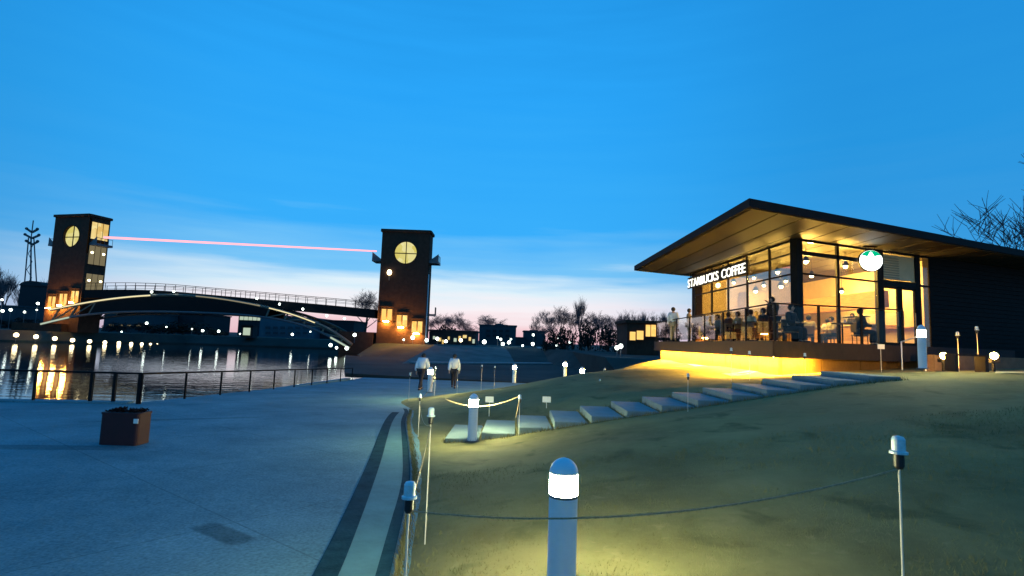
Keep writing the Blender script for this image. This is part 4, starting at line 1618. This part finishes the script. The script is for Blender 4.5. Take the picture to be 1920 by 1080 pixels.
yrow = [(30.5, 628), (67.5, 631.4), (102.8, 634.7), (136, 637.8), (168, 640), (196.7, 642), (223, 643), (246, 644.4), (265.8, 645), (282, 645.8), (295, 646.4), (305.6, 646.8)]
for k, (x_, y_) in enumerate(yrow):
    far_lamp(x_, y_, 93 if k < 5 else 94 + (k - 4) * 3, .36 - .012 * k, True, ORD[k] + ' from the left in the row of yellow lamps on the left quay', 'yellow quay lamps', -1.2)
wrow = [(324.4, 637), (337, 637.6), (349.6, 638.2), (361.5, 638.8), (372.6, 639.4), (383.3, 640), (393.6, 640.6), (403.4, 641.2), (412.9, 641.8), (423, 642.3), (431.6, 642.7), (440, 643)]
for k, (x_, y_) in enumerate(wrow):
    far_lamp(x_, y_, 121.5, .42, False, ORD[k] + ' from the left in the row of white lamps under the bridge', 'white quay lamps')
for k, x_ in enumerate((508, 515, 521, 527)):
    far_lamp(x_, 646, 121.5, .34, False, ORD[k] + ' from the left in the short row of four white lamps right of the kiosk', 'four white quay lamps')
misc = [(4, 562, 0), (20, 581, 0), (46, 585, 0), (69, 581, 0), (71, 569, 0), (5, 583, 0), (228, 622, 0), (246, 629, 0), (275, 606, 0), (312, 613, 0), (318, 628, 0),
        (360, 617, 0), (380, 620, 0), (410, 621, 0), (450, 626, 0), (459, 625, 0), (466, 627, 0), (484, 640, 0), (495, 641, 0),
        (548, 627, 0), (579, 646, 0), (582, 622, 0), (620, 647, 0), (631, 652, 0), (650, 653, 0), (665, 628, 0)]
side_name = lambda x_: 'left of the left tower' if x_ < 80 else 'under the left half of the bridge' if x_ < 330 else 'under the bridge crown' if x_ < 470 else 'under the right half of the bridge'
cnt = {}
for (x_, y_, wm_) in misc:
    sn = side_name(x_)
    cnt[sn] = cnt.get(sn, 0) + 1
    far_lamp(x_, y_, 126 if 200 < x_ < 600 else (88 if x_ > 600 else 118), .15 + .13 * ((x_ * 7) % 3) / 2, wm_, ORD[cnt[sn] - 1] + ' of the scattered white lights ' + sn, 'scattered lights on the far bank', .6)
rbank = [(774, 633, .42, 0), (757, 637, .2, 0), (800, 638, .38, 0), (820, 635, .36, 0), (836, 640, .34, 0), (864, 638, .4, 1), (908, 641, .45, 0), (943, 645, .36, 0), (954, 642, .36, 0), (933, 633, .22, 0), (939, 636, .25, 0),
         (958, 636, .2, 0), (980, 648, .22, 0), (999, 645, .36, 0), (1000, 628, .26, 0), (1043, 647, .34, 0), (1047, 633, .22, 0), (1069, 642, .3, 0), (1056, 629, .2, 0)]
for k, (x_, y_, r_, wm_) in enumerate(rbank):
    far_lamp(x_, y_, 96, r_ * .78, wm_, ORD[k] + ' globe lamp along the bank right of the tower, from the nearer tower side', 'globe lamps on the right bank', .7)
far_lamp(1157, 652, 50, .2, False, 'left globe of the bright pair left of the pavilion', 'lamp pair by the pavilion', -.4)
far_lamp(1164, 649, 50, .2, False, 'right globe of the bright pair left of the pavilion', 'lamp pair by the pavilion', -.4)
# little lit kiosk on the far quay
kp = at(460, 652, 119)
ks = thing('kiosk', 'tiny lit kiosk on the far quay under the bridge', 'kiosk', (kp.x, kp.y, .6))
MB().box((kp.x, kp.y + 1.2, 1.9), (2.6, 2.2, 2.6)).build('wall', 'building_black', ks)
MB().box((kp.x, kp.y, 1.9), (1.5, .1, 1.6)).build('window', 'window_cold', ks)
MB().box((kp.x, kp.y + 1, 3.3), (3.2, 3, .2)).build('roof', 'building_black', ks)


# ------------------------------------------------------------------ trees
def tree_meshes(seed, H=10., spread=.55, up_=.55, levels=5, kids=(3, 4)):
    r_ = random.Random(seed)
    tr_, tw = MB(), MB()

    def rec(p_, d, ln, rad, lev):
        pts = [p_]
        dd = d.copy()
        nseg = 3 if lev < 3 else 2
        for k in range(nseg):
            dd = (dd + Vector((r_.uniform(-1, 1), r_.uniform(-1, 1), r_.uniform(-.3, .6))) * .14).normalized()
            pts.append(pts[-1] + dd * (ln / nseg))
        rads = [rad * (1 - .45 * k / nseg) for k in range(nseg + 1)]
        (tr_ if lev < 2 else tw).tube(pts, rads, 6 if lev < 2 else 3, cap=False)
        if lev >= levels:
            return
        nk_ = r_.randint(*kids) + (1 if lev >= 2 else 0)
        for k in range(nk_):
            t_ = r_.uniform(.35, 1.0) if lev > 0 else r_.uniform(.45, 1.0)
            i = min(int(t_ * nseg), nseg - 1)
            st_ = pts[i].lerp(pts[i + 1], t_ * nseg - i)
            ax = Vector((r_.uniform(-1, 1), r_.uniform(-1, 1), r_.uniform(-.1, 1) * up_)).normalized()
            nd = (dd * (1 - spread) + ax * spread + Vector((0, 0, up_ * .25))).normalized()
            rec(st_, nd, ln * r_.uniform(.58, .78), max(rads[-1] * r_.uniform(.5, .7), .013 * H / 10), lev + 1)

    rec(Vector((0, 0, 0)), Vector((0, 0, 1)), H * .36, H * .022, 0)
    top_ = max(v_[2] for v_ in tw.v)
    for m_ in (tr_, tw):
        m_.v = [(a_ * 9.6 / top_, b__ * 9.6 / top_, c_ * 9.6 / top_) for a_, b__, c_ in m_.v]
    return tr_.mesh('trunk', 'bark'), tw.mesh('crown', 'twig')


TREES = [tree_meshes(11), tree_meshes(23, spread=.62), tree_meshes(37, spread=.45, up_=.9), tree_meshes(51, spread=.7, up_=.35), tree_meshes(77, spread=.34, up_=1.2, levels=4, kids=(4, 6))]


def tree(px, py_top, Y, label, kind, zb=.5, wide=1., group='bare winter trees'):
    p_ = at(px, py_top, Y)
    h = p_.z - zb
    o = thing('bare_tree', label, 'tree', (p_.x, p_.y, zb), group)
    sc = h / 9.6
    for nm, me in zip(('trunk', 'crown'), TREES[kind]):
        c = bpy.data.objects.new(nm, me)
        C.objects.link(c)
        c.parent = o
    o.scale = (sc * wide, sc * wide, sc)
    o.rotation_euler = (0, 0, random.uniform(0, 6.28))


tree(687, 540, 112, 'bare tree showing above the bridge left of the right tower', 1, 1.0, 1.0)
tr_list = [(808, 592, 118, 0), (826, 585, 120, 3), (845, 581, 116, 0), (862, 590, 122, 1), (880, 606, 130, 3)]
for k, (x_, y_, Y_, kd) in enumerate(tr_list):
    tree(x_, y_, Y_, ORD[k] + ' bare tree right of the right tower, from the tower outwards', kd, .6, 1.15)
tree(922, 588, 190, 'bare tree rising behind the flat-roofed horizon block', 3, .6, 1.3)
tr2 = [(1004, 584, 110, 2), (1022, 606, 116, 3), (1040, 578, 104, 0), (1056, 572, 100, 1), (1075, 582, 104, 0), (1108, 580, 100, 3), (1126, 584, 98, 2), (1140, 588, 96, 1),
       (1156, 584, 92, 4), (1170, 580, 90, 2), (1184, 583, 90, 4), (1198, 580, 88, 2), (1212, 578, 90, 4), (1226, 581, 86, 2), (1240, 580, 88, 4), (1254, 584, 90, 2), (1268, 580, 88, 4)]
for k, (x_, y_, Y_, kd) in enumerate(tr2):
    tree(x_, y_, Y_, ORD[k] + ' bare tree from the left in the tree line left of the cafe', kd, .4, 1.1 if kd != 4 else .9)
tree(1091, 551, 98, 'tallest bare tree in the tree line, with a single straight leader', 4, .4, .75)
for k, (x_, y_, Y_, kd) in enumerate(((4, 488, 150, 2), (22, 505, 155, 4), (44, 520, 170, 2), (86, 512, 170, 4))):
    tree(x_, y_, Y_, ORD[k] + ' pale bare tree from the left around the antenna mast', kd, .5, 1.0)
p = Vector((34.5, 32, 1.3))
nt_ = thing('bare_tree', 'large bare tree reaching over the dark roof at the right border', 'tree', p, 'bare winter trees')
for nm, me in zip(('trunk', 'crown'), TREES[1]):
    c = bpy.data.objects.new(nm, me)
    C.objects.link(c)
    c.parent = nt_
nt_.scale = (1.3, 1.3, 1.36)
nt_.rotation_euler = (0, 0, 1.0)


nt2 = copy_tree(nt_)
nt2.location = (38, 30, 1.3)
nt2.rotation_euler = (0, 0, 2.9)
nt2['label'] = 'second bare tree at the right border, mostly hidden behind the first'


def shrub_mesh(seed, n_=900):
    r_ = random.Random(seed)
    m_ = MB()
    lumps = [(Vector((r_.uniform(-.6, .6), r_.uniform(-.5, .5), r_.uniform(.3, .75))), r_.uniform(.25, .45)) for _ in range(9)]
    for k in range(n_):
        c0, rad = lumps[k % 9]
        d = Vector((r_.gauss(0, 1), r_.gauss(0, 1), r_.gauss(0, 1))).normalized() * rad * r_.uniform(.6, 1.05)
        c = c0 + d
        if c.z < 0:
            c.z = -c.z
        a_ = Vector((r_.uniform(-1, 1), r_.uniform(-1, 1), r_.uniform(-1, 1))).normalized() * .06
        b__ = a_.cross(Vector((r_.uniform(-1, 1), r_.uniform(-1, 1), r_.uniform(-1, 1)))).normalized() * .045
        m_.add([c - a_, c + b__, c + a_, c - b__], [(0, 1, 2, 3)])
    return m_.mesh('foliage', 'leaf_far')


SHR = [shrub_mesh(3), shrub_mesh(8), shrub_mesh(13)]
SHR_STEM = MB().tube([(0, 0, 0), (0, 0, .5)], [.06, .03], 5).mesh('stem', 'bark')


def shrub(px0, px1, py_top, Y, label, k, zb=.5, group='dark evergreen shrubs'):
    a_, b__ = at(px0, py_top, Y), at(px1, py_top, Y)
    o = thing('evergreen_shrub', label, 'shrub', ((a_.x + b__.x) / 2, Y, zb), group)
    for nm, me in (('foliage', SHR[k % 3]), ('stem', SHR_STEM)):
        c = bpy.data.objects.new(nm, me)
        C.objects.link(c)
        c.parent = o
    o.scale = ((b__.x - a_.x) / 1.8, (b__.x - a_.x) / 2, (a_.z - zb) / 1.1)
    o.rotation_euler = (0, 0, random.choice((0, .2, -.2)))


shrub(816, 862, 607, 112, 'dark rounded evergreen behind the shop row right of the tower', 0)
shrub(852, 884, 621, 110, 'lower dark evergreen at the right end of the shop row', 1)
for k, (x0, x1, y_, Y_) in enumerate(((1022, 1056, 616, 92), (1048, 1084, 604, 90), (1080, 1128, 598, 86), (1118, 1160, 607, 84), (1150, 1190, 610, 80), (1184, 1232, 606, 76), (1226, 1282, 604, 74), (1016, 1046, 634, 88))):
    shrub(x0, x1, y_, Y_, ORD[k] + ' dark evergreen mass from the left below the tree line' if k < 7 else 'small low evergreen at the left foot of the tree line', k, .2)
for k, (x0, x1, y_) in enumerate(((-20, 40, 596), (36, 96, 592), (196, 250, 602), (244, 330, 604), (392, 432, 614), (300, 392, 600))):
    shrub(x0, x1, y_, 128, ('dark shrub at the left border on the far quay', 'dark shrub before the rounded hall', 'dark shrub under the left end of the arch', 'wide dark shrub under the left half of the arch',
                           'dark shrub against the pink sky gap under the bridge', 'dark shrub left of the pink sky gap')[k], k, .5)


# ------------------------------------------------------------------ people
def skin_obj(name, verts, edges, rads, m_, parent, root=0, sub=1):
    me = bpy.data.meshes.new(name)
    me.from_pydata(verts, edges, [])
    me.materials.append(M[m_])
    o = bpy.data.objects.new(name, me)
    C.objects.link(o)
    o.parent = parent
    o.modifiers.new('skin', 'SKIN')
    sv = me.skin_vertices[0].data
    for i, r_ in enumerate(rads):
        sv[i].radius = (r_, r_) if not isinstance(r_, tuple) else r_
        sv[i].use_root = (i == root)
    s_ = o.modifiers.new('smooth', 'SUBSURF')
    s_.levels = sub
    s_.render_levels = sub
    for md in o.modifiers:
        if md.type == 'SKIN':
            md.use_smooth_shade = True
    return o


def person(loc, face, pose, label, jacket, trousers, height=1.7, group=None, lean=0., arm=0., puff=.035):
    """face: yaw of the viewing direction (0 looks towards -Y)"""
    o = thing('person', label, 'person', loc, group)
    s = height / 1.7
    o.scale = (s, s, s)
    o.rotation_euler = (0, 0, face)
    J = {}
    dz = -.44 if pose == 'sit' else 0
    sit = pose == 'sit'
    J['pelvis'] = Vector((0, 0, .94 + dz))
    tl = lean

    def tor(z_, y_=0.):
        h = z_ - .94
        return Vector((0, y_ - math.sin(tl) * h, .94 + dz + math.cos(tl) * h))

    J['spine'], J['chest'], J['neck'], J['jaw'], J['head'], J['crown'] = tor(1.13), tor(1.33), tor(1.475), tor(1.535, -.015), tor(1.61, -.02), tor(1.685, 0)
    for sgn, t_ in ((-1, 'l'), (1, 'r')):
        J['sh' + t_] = tor(1.41) + Vector((sgn * .175, 0, 0))
        if arm and sgn == 1:
            J['el' + t_] = J['sh' + t_] + Vector((.05, -.22, -.12 + arm * .1))
            J['wr' + t_] = J['el' + t_] + Vector((.0, -.23, .04 + arm * .1))
        elif sit:
            J['el' + t_] = J['sh' + t_] + Vector((sgn * .06, -.06, -.27))
            J['wr' + t_] = J['el' + t_] + Vector((-sgn * .06, -.23, -.02))
        else:
            sw = (.10 * sgn if pose == 'walk' else 0)
            J['el' + t_] = J['sh' + t_] + Vector((sgn * .055, sw * .8 + .02, -.285))
            J['wr' + t_] = J['el' + t_] + Vector((0, sw - .05, -.245))
        J['hip' + t_] = J['pelvis'] + Vector((sgn * .09, 0, -.04))
        if sit:
            J['kn' + t_] = J['hip' + t_] + Vector((sgn * .03, -.42, .02))
            J['an' + t_] = J['kn' + t_] + Vector((0, .04, -.40))
        else:
            st_ = (.17 * -sgn if pose == 'walk' else .0)
            J['kn' + t_] = J['hip' + t_] + Vector((0, st_ - .02, -.41))
            J['an' + t_] = Vector((sgn * .10, st_ * 1.9 + (.05 if st_ > 0 else 0), .085))
        J['toe' + t_] = J['an' + t_] + Vector((sgn * .015, -.16, -.045))
    RAD = dict(pelvis=(.15, .115), spine=(.13, .10), chest=(.155, .11), neck=.052, jaw=.07, head=(.085, .10), crown=.062)
    for t_ in 'lr':
        RAD.update({'sh' + t_: .062, 'el' + t_: .043, 'wr' + t_: .029, 'hip' + t_: .088, 'kn' + t_: .058, 'an' + t_: .040, 'toe' + t_: .036})
    names = list(RAD)
    V_ = [J[k] for k in names]
    R_ = [RAD[k] for k in names]
    ix = {k: i for i, k in enumerate(names)}
    E_ = [('pelvis', 'spine'), ('spine', 'chest'), ('chest', 'neck'), ('neck', 'jaw'), ('jaw', 'head'), ('head', 'crown')]
    for t_ in 'lr':
        E_ += [('chest', 'sh' + t_), ('sh' + t_, 'el' + t_), ('el' + t_, 'wr' + t_), ('pelvis', 'hip' + t_), ('hip' + t_, 'kn' + t_), ('kn' + t_, 'an' + t_), ('an' + t_, 'toe' + t_)]
    E_ = [(ix[a_], ix[b__]) for a_, b__ in E_]
    # nose
    V_.append(J['head'] + Vector((0, -.115, -.01)))
    R_.append(.012)
    E_.append((ix['head'], len(V_) - 1))
    # hands: palm, four fingers, thumb
    for sgn, t_ in ((-1, 'l'), (1, 'r')):
        d = (J['wr' + t_] - J['el' + t_]).normalized()
        sd_ = Vector((0, 1, 0)) if abs(d.y) < .7 else Vector((1, 0, 0))
        sd_ = (sd_ - d * sd_.dot(d)).normalized()
        palm = J['wr' + t_] + d * .075
        V_.append(palm)
        R_.append(.034)
        pi_ = len(V_) - 1
        E_.append((ix['wr' + t_], pi_))
        for k in range(4):
            q0 = palm + d * .035 + sd_ * (.030 - .02 * k)
            q1 = q0 + d * (.05, .06, .056, .045)[k] + Vector((-sgn * .012, 0, 0))
            V_.extend([q0, q1])
            R_.extend([.010, .008])
            E_ += [(pi_, len(V_) - 2), (len(V_) - 2, len(V_) - 1)]
        q0 = J['wr' + t_] + d * .04 - sd_ * .04
        V_.extend([q0, q0 + d * .045 - sd_ * .015])
        R_.extend([.012, .009])
        E_ += [(pi_, len(V_) - 2), (len(V_) - 2, len(V_) - 1)]
    skin_obj('body', V_, E_, R_, 'skin', o)

    def sub(keys, pairs, grow, name, m_):
        i2 = {k: i for i, k in enumerate(keys)}
        rr_ = []
        for k in keys:
            r0 = RAD[k]
            rr_.append(tuple(a_ + grow for a_ in r0) if isinstance(r0, tuple) else r0 + grow)
        return skin_obj(name, [J[k] for k in keys], [(i2[a_], i2[b__]) for a_, b__ in pairs], rr_, m_, o)

    jk = ['pelvis', 'spine', 'chest', 'shl', 'shr', 'ell', 'elr', 'wrl', 'wrr']
    sub(jk, [('pelvis', 'spine'), ('spine', 'chest'), ('chest', 'shl'), ('chest', 'shr'), ('shl', 'ell'), ('shr', 'elr'), ('ell', 'wrl'), ('elr', 'wrr')], puff, 'jacket', jacket)
    tk = ['pelvis', 'hipl', 'hipr', 'knl', 'knr', 'anl', 'anr']
    sub(tk, [('pelvis', 'hipl'), ('pelvis', 'hipr'), ('hipl', 'knl'), ('hipr', 'knr'), ('knl', 'anl'), ('knr', 'anr')], .022, 'trousers', trousers)
    for t_ in 'lr':
        i0, i1 = J['an' + t_], J['toe' + t_]
        MB().tube([i0 + Vector((0, .05, -.04)), i0 + Vector((0, -.02, -.035)), i1 + Vector((0, -.03, 0))], [.042, .05, .034], 8).build('shoe', 'black_plastic', o, True, False)
    hc = J['head'] + Vector((0, .018, .025))
    hm = MB().sphere(hc, .108, 14, 8, 1.05)
    hm.v = [p_ if p_[1] > J['head'].y - .045 or p_[2] > J['head'].z + .06 else (p_[0] * .8, J['head'].y - .03, p_[2]) for p_ in hm.v]
    hm.build('hair', 'hair', o, True, False)
    for sgn in (-1, 1):
        MB().sphere(J['head'] + Vector((sgn * .034, -.098, .012)), .009, 6, 4).build('eye', 'hair', o, True, False)
    return o


p = on_z(788, 731, path_z(24.5))
person((p.x, p.y, path_z(p.y)), R(165), 'walk', 'walker in a bulky white jacket bending forward, left one on the path', 'jacket_white', 'trousers_dark', 1.6, lean=.3, puff=.075)
p = on_z(850, 726, path_z(25))
person((p.x, p.y, path_z(p.y)), R(180), 'walk', 'walker in a white jacket seen from behind, right one on the path', 'jacket_white', 'trousers_dark', 1.6, puff=.055)


def on_deck(px, Y):
    q_ = at(px, 640, Y)
    return (q_.x, q_.y, DECK)


person(on_deck(1262, 27.6), R(150), 'stand', 'person in a pale jacket standing at the left end of the terrace', 'jacket_white', 'trousers_beige', 1.7)
person(on_deck(1292, 27.0), R(60), 'stand', 'person in a tan coat standing by the left terrace railing', 'jacket_tan', 'trousers_beige', 1.62)
person(on_deck(1452, 20.6), R(-70), 'stand', 'standing dark figure reaching out over a terrace table', 'jacket_black', 'trousers_dark', 1.72, lean=.12, arm=.8)
person(on_deck(1484, 18.6), R(30), 'sit', 'dark-clad person seated at the terrace corner table', 'jacket_black', 'trousers_dark', 1.72)
person(on_deck(1614, 19.2), R(80), 'sit', 'dark-clad person seated before the bright front window', 'jacket_black', 'trousers_dark', 1.72)
seated = [(1326, 26, 'jacket_cream', 'seated terrace guest in cream behind the second railing pane'), (1347, 24.6, 'jacket_grey', 'seated guest in grey near the middle of the side terrace'),
          (1366, 23, 'jacket_black', 'seated guest in black in the middle of the side terrace'), (1384, 22.4, 'jacket_tan', 'seated guest in tan in the middle of the side terrace'),
          (1408, 21, 'jacket_cream', 'seated guest in cream nearer the terrace corner'), (1432, 20, 'jacket_black', 'seated guest in black left of the standing figure')]
for k, (x_, Y_, j_, lab) in enumerate(seated):
    person(on_deck(x_, Y_), R(-80 if k % 2 else 100), 'sit', lab, j_, 'trousers_dark', 1.66)
inside = [((2.2, 2.0), 'jacket_cream', 'cafe guest in cream seated behind the left front window'), ((3.4, 1.8), 'jacket_cream', 'cafe guest in cream seated behind the front window, nearer the doors'),
          ((1.4, 3.6), 'jacket_grey', 'cafe guest in grey seated deeper inside'), ((4.2, 3.0), 'jacket_white', 'cafe guest in white seated before the counter')]
for (t_, s_), j_, lab in inside:
    q_ = fp(t_, s_, DECK + .012)
    person(q_, R(random.uniform(0, 360)), 'sit', lab, j_, 'trousers_dark', 1.66)
q_ = fp(7.0, 4.2, DECK + .012)
person(q_, R(-60), 'stand', 'staff member in black standing behind the cafe counter', 'jacket_black', 'trousers_dark', 1.68)


# chairs under the seated people and small tables
def chair_meshes():
    seat = MB().box((0, .02, .44), (.42, .42, .04)).mesh('seat', 'table_wood')
    back = MB().box((0, .22, .70), (.42, .03, .34)).mesh('backrest', 'table_wood')
    leg = MB().tube([(0, 0, 0), (0, 0, .43)], .014, 6).mesh('leg', 'steel_dark')
    return seat, back, leg


CH = chair_meshes()
ppl = [o for o in C.objects if o.name.startswith('person') and o.parent is None]
for o in ppl:
    body = [c for c in o.children if c.name.startswith('body')]
    if 'seated' not in o['label']:
        continue
    c_ = thing('chair', 'chair of the ' + o['label'].replace('seated ', ''), 'chair', o.location.copy(), 'cafe chairs')
    c_.rotation_euler = o.rotation_euler.copy()
    for nm, me in (('seat', CH[0]), ('backrest', CH[1])):
        k_ = bpy.data.objects.new(nm, me)
        C.objects.link(k_)
        k_.parent = c_
        k_.location = (0, 0, -.075)
    for (a_, b__) in ((-.18, -.15), (.18, -.15), (-.18, .2), (.18, .2)):
        k_ = bpy.data.objects.new('leg', CH[2])
        C.objects.link(k_)
        k_.parent = c_
        k_.location = (a_, b__, 0)
        k_.scale = (1, 1, .84)

TT = MB().lathe([(.34, .70), (.34, .73)], n=20).mesh('table_top', 'table_wood')
TL = MB().lathe([(.20, 0), (.20, .02), (.025, .03), (.025, .70)], n=12).mesh('pedestal', 'steel_dark')
tabs = [(on_deck(1337, 25.2), 'round table between two seated guests at the far side terrace'), (on_deck(1375, 22.0), 'round table in the middle of the side terrace'),
        (on_deck(1420, 19.6), 'round table near the terrace corner, left of the standing figure'), (on_deck(1470, 19.2), 'round table at the terrace corner under the reaching figure'),
        (on_deck(1580, 18.6), 'round table before the bright front window'), (fp(2.8, 2.4, DECK + .012), 'round table inside behind the front windows')]
for p_, lab in tabs:
    o = thing('cafe_table', lab, 'table', p_, 'round cafe tables')
    for nm, me in (('table_top', TT), ('pedestal', TL)):
        k_ = bpy.data.objects.new(nm, me)
        C.objects.link(k_)
        k_.parent = o
cup = MB().lathe([(.028, 0), (.036, .10), (.038, .105), (.03, .115)], n=12)
for k, (idx, dx) in enumerate(((1, .08), (2, -.1), (3, .1), (4, .05))):
    p_ = Vector(tabs[idx][0]) + Vector((dx, -.08, .73))
    o = bpy.data.objects.new('paper_cup', cup.mesh('paper_cup', 'sign_plate'))
    C.objects.link(o)
    o.location = p_
    tag(o, ('white cup on the middle table of the side terrace', 'white cup on the table near the terrace corner', 'white cup on the table under the reaching figure',
            'white cup on the table before the front window')[k], 'cup', 'cups on the terrace tables')

# ------------------------------------------------------------------ floodlights by the entrance path
for k, (px, py, Y) in enumerate(((1768, 667, 14.5), (1862, 667, 13.8))):
    p_ = at(px, py, Y)
    z0 = lawn_z(p_.x, p_.y)
    z0 = min(z0, p_.z - .22)
    o = thing('ground_floodlight', ('left' if k == 0 else 'right') + ' orange floodlight low before the dark cafe wall', 'floodlight', (p_.x, p_.y, z0), 'orange floodlights')
    MB().box((p_.x, p_.y, p_.z - .13), (.20, .14, .09)).build('housing', 'black_plastic', o)
    MB().sphere((p_.x, p_.y - .03, p_.z), .085, 12, 8).build('lens', 'flood_glow', o)
    MB().box((p_.x, p_.y, (z0 + p_.z) / 2 - .08), (.05, .05, max(.03, p_.z - z0 - .18))).build('stand', 'black_plastic', o)
# low wall, bench block and paved corner near them
c0, c1 = at(1742, 678, 15.6), at(1800, 676, 16)
lw_ = MB().bar((c0.x, c0.y, 1.25), (c1.x + 6, c1.y + 2.4, 1.25), .3, .9).build('low_wall', 'stone_dark')
tag(lw_, 'low stone wall glowing orange behind the cafe steps', 'wall')
bn0 = at(1806, 672, 13.6)
bz = lawn_z(bn0.x, bn0.y)
bch = thing('bench', 'low bench between the two orange floodlights', 'bench', (bn0.x, bn0.y, bz))
MB().box((bn0.x + .1, bn0.y, bz + .42), (.85, .36, .05)).build('seat', 'deck_wood', bch)
for s_ in (-.3, .45):
    MB().box((bn0.x + s_, bn0.y, bz + .2), (.08, .32, .39)).build('leg', 'deck_wood', bch)
pv = [Vector((9.3, 10.5, 0)), Vector((15, 10.8, 0)), Vector((15.5, 13.6, 0)), Vector((11.4, 12.8, 0))]
vs, fs = [], []
for j in range(7):
    for i in range(13):
        u, v = i / 12, j / 6
        q_ = (pv[0] * (1 - u) + pv[1] * u) * (1 - v) + (pv[3] * (1 - u) + pv[2] * u) * v
        vs.append((q_.x, q_.y, lawn_z(q_.x, q_.y) + .02))
for j in range(6):
    for i in range(12):
        a = j * 13 + i
        fs.append((a, a + 1, a + 14, a + 13))
struct(MB().add(vs, fs).build('pavement', 'gravel'))

# ------------------------------------------------------------------ short winter turf near the camera
gv, gf = [], []
rg = np.random.default_rng(12)
NB = 52000
d_ = 1.7 + 5.6 * rg.random(NB) ** 1.5
lat = rg.uniform(-.32, 1.02, NB)
gx, gy = d_ * lat, d_
ed = np.array([smooth_tab(B2, y_) for y_ in np.linspace(0, 14, 200)])
keep = gx > np.interp(gy, np.linspace(0, 14, 200), ed) + .14
gx, gy = gx[keep], gy[keep]
pts = np.stack([gx, gy], 1)
zz = np.zeros(len(gx))
for k0 in range(0, len(gx), 4000):
    q_ = pts[k0:k0 + 4000]
    zz[k0:k0 + 4000] = tps(np.linalg.norm(q_[:, None] - P_[None], axis=2)) @ sol[:-3] + sol[-3] + q_ @ sol[-2:]
zz = np.maximum(zz, np.interp(gy, [a_ for a_, _ in PZ], [b__ for _, b__ in PZ]) + .014)
ang = rg.uniform(0, 6.28, len(gx))
hh = rg.uniform(.012, .034, len(gx)) * (.85 + .05 * gy) * (.6 + .5 * (np.sin(gx * 3.1 + np.sin(gy * 2.3) * 2) * np.sin(gy * 2.7 + gx) > -.1))
wd = rg.uniform(.0015, .003, len(gx)) * (.7 + .14 * gy)
lx, ly = rg.normal(0, .014, len(gx)), rg.normal(0, .014, len(gx))
for k in range(len(gx)):
    if gy[k] > 8.5 and -1.7 < gx[k] < 8.3:
        continue
    c_, s_ = math.cos(ang[k]) * wd[k], math.sin(ang[k]) * wd[k]
    n_ = len(gv)
    gv += [(gx[k] - c_, gy[k] - s_, zz[k] - .006), (gx[k] + c_, gy[k] + s_, zz[k] - .006), (gx[k] + lx[k], gy[k] + ly[k], zz[k] + hh[k])]
    gf.append((n_, n_ + 1, n_ + 2))
for i in range(13):
    x0 = -.80 + .655 * i
    y0 = 10.75 + .03 * i
    zs_ = step_z(x0)
    for k in range(230):
        e_ = rg.integers(0, 4)
        if e_ < 2:
            a_, b__ = x0 + rg.uniform(-.33, .33), y0 - .83 - abs(rg.normal(0, .05))
        elif e_ == 2:
            a_, b__ = x0 - .32 - abs(rg.normal(0, .02)), y0 + rg.uniform(-.8, .8)
        else:
            a_, b__ = x0 + rg.uniform(-.33, .33), y0 + .83 + abs(rg.normal(0, .05))
        zb_ = lawn_z(a_, b__)
        h_ = rg.uniform(.03, .10)
        an = rg.uniform(0, 6.28)
        c_, s_ = math.cos(an) * .005, math.sin(an) * .005
        n_ = len(gv)
        gv += [(a_ - c_, b__ - s_, zb_ - .01), (a_ + c_, b__ + s_, zb_ - .01), (a_ + rg.normal(0, .03), b__ + rg.normal(0, .03), zb_ + h_)]
        gf.append((n_, n_ + 1, n_ + 2))
for k in range(5200):
    y_ = 1.5 + 13.5 * rg.random() ** 1.3
    x_ = smooth_tab(B2, y_) + .09 + abs(rg.normal(0, .035))
    h_ = rg.uniform(.02, .06)
    an = rg.uniform(0, 6.28)
    c_, s_ = math.cos(an) * .004, math.sin(an) * .004
    zb_ = lawn_z(x_, y_)
    n_ = len(gv)
    gv += [(x_ - c_, y_ - s_, zb_ - .02), (x_ + c_, y_ + s_, zb_ - .02), (x_ - rg.uniform(-.01, .05), y_ + rg.normal(0, .02), zb_ + h_)]
    gf.append((n_, n_ + 1, n_ + 2))
tf = MB().add(gv, gf).build('grass', 'grass')
tag(tf, 'short dry winter grass covering the near lawn', 'grass')
struct(tf, 'stuff')
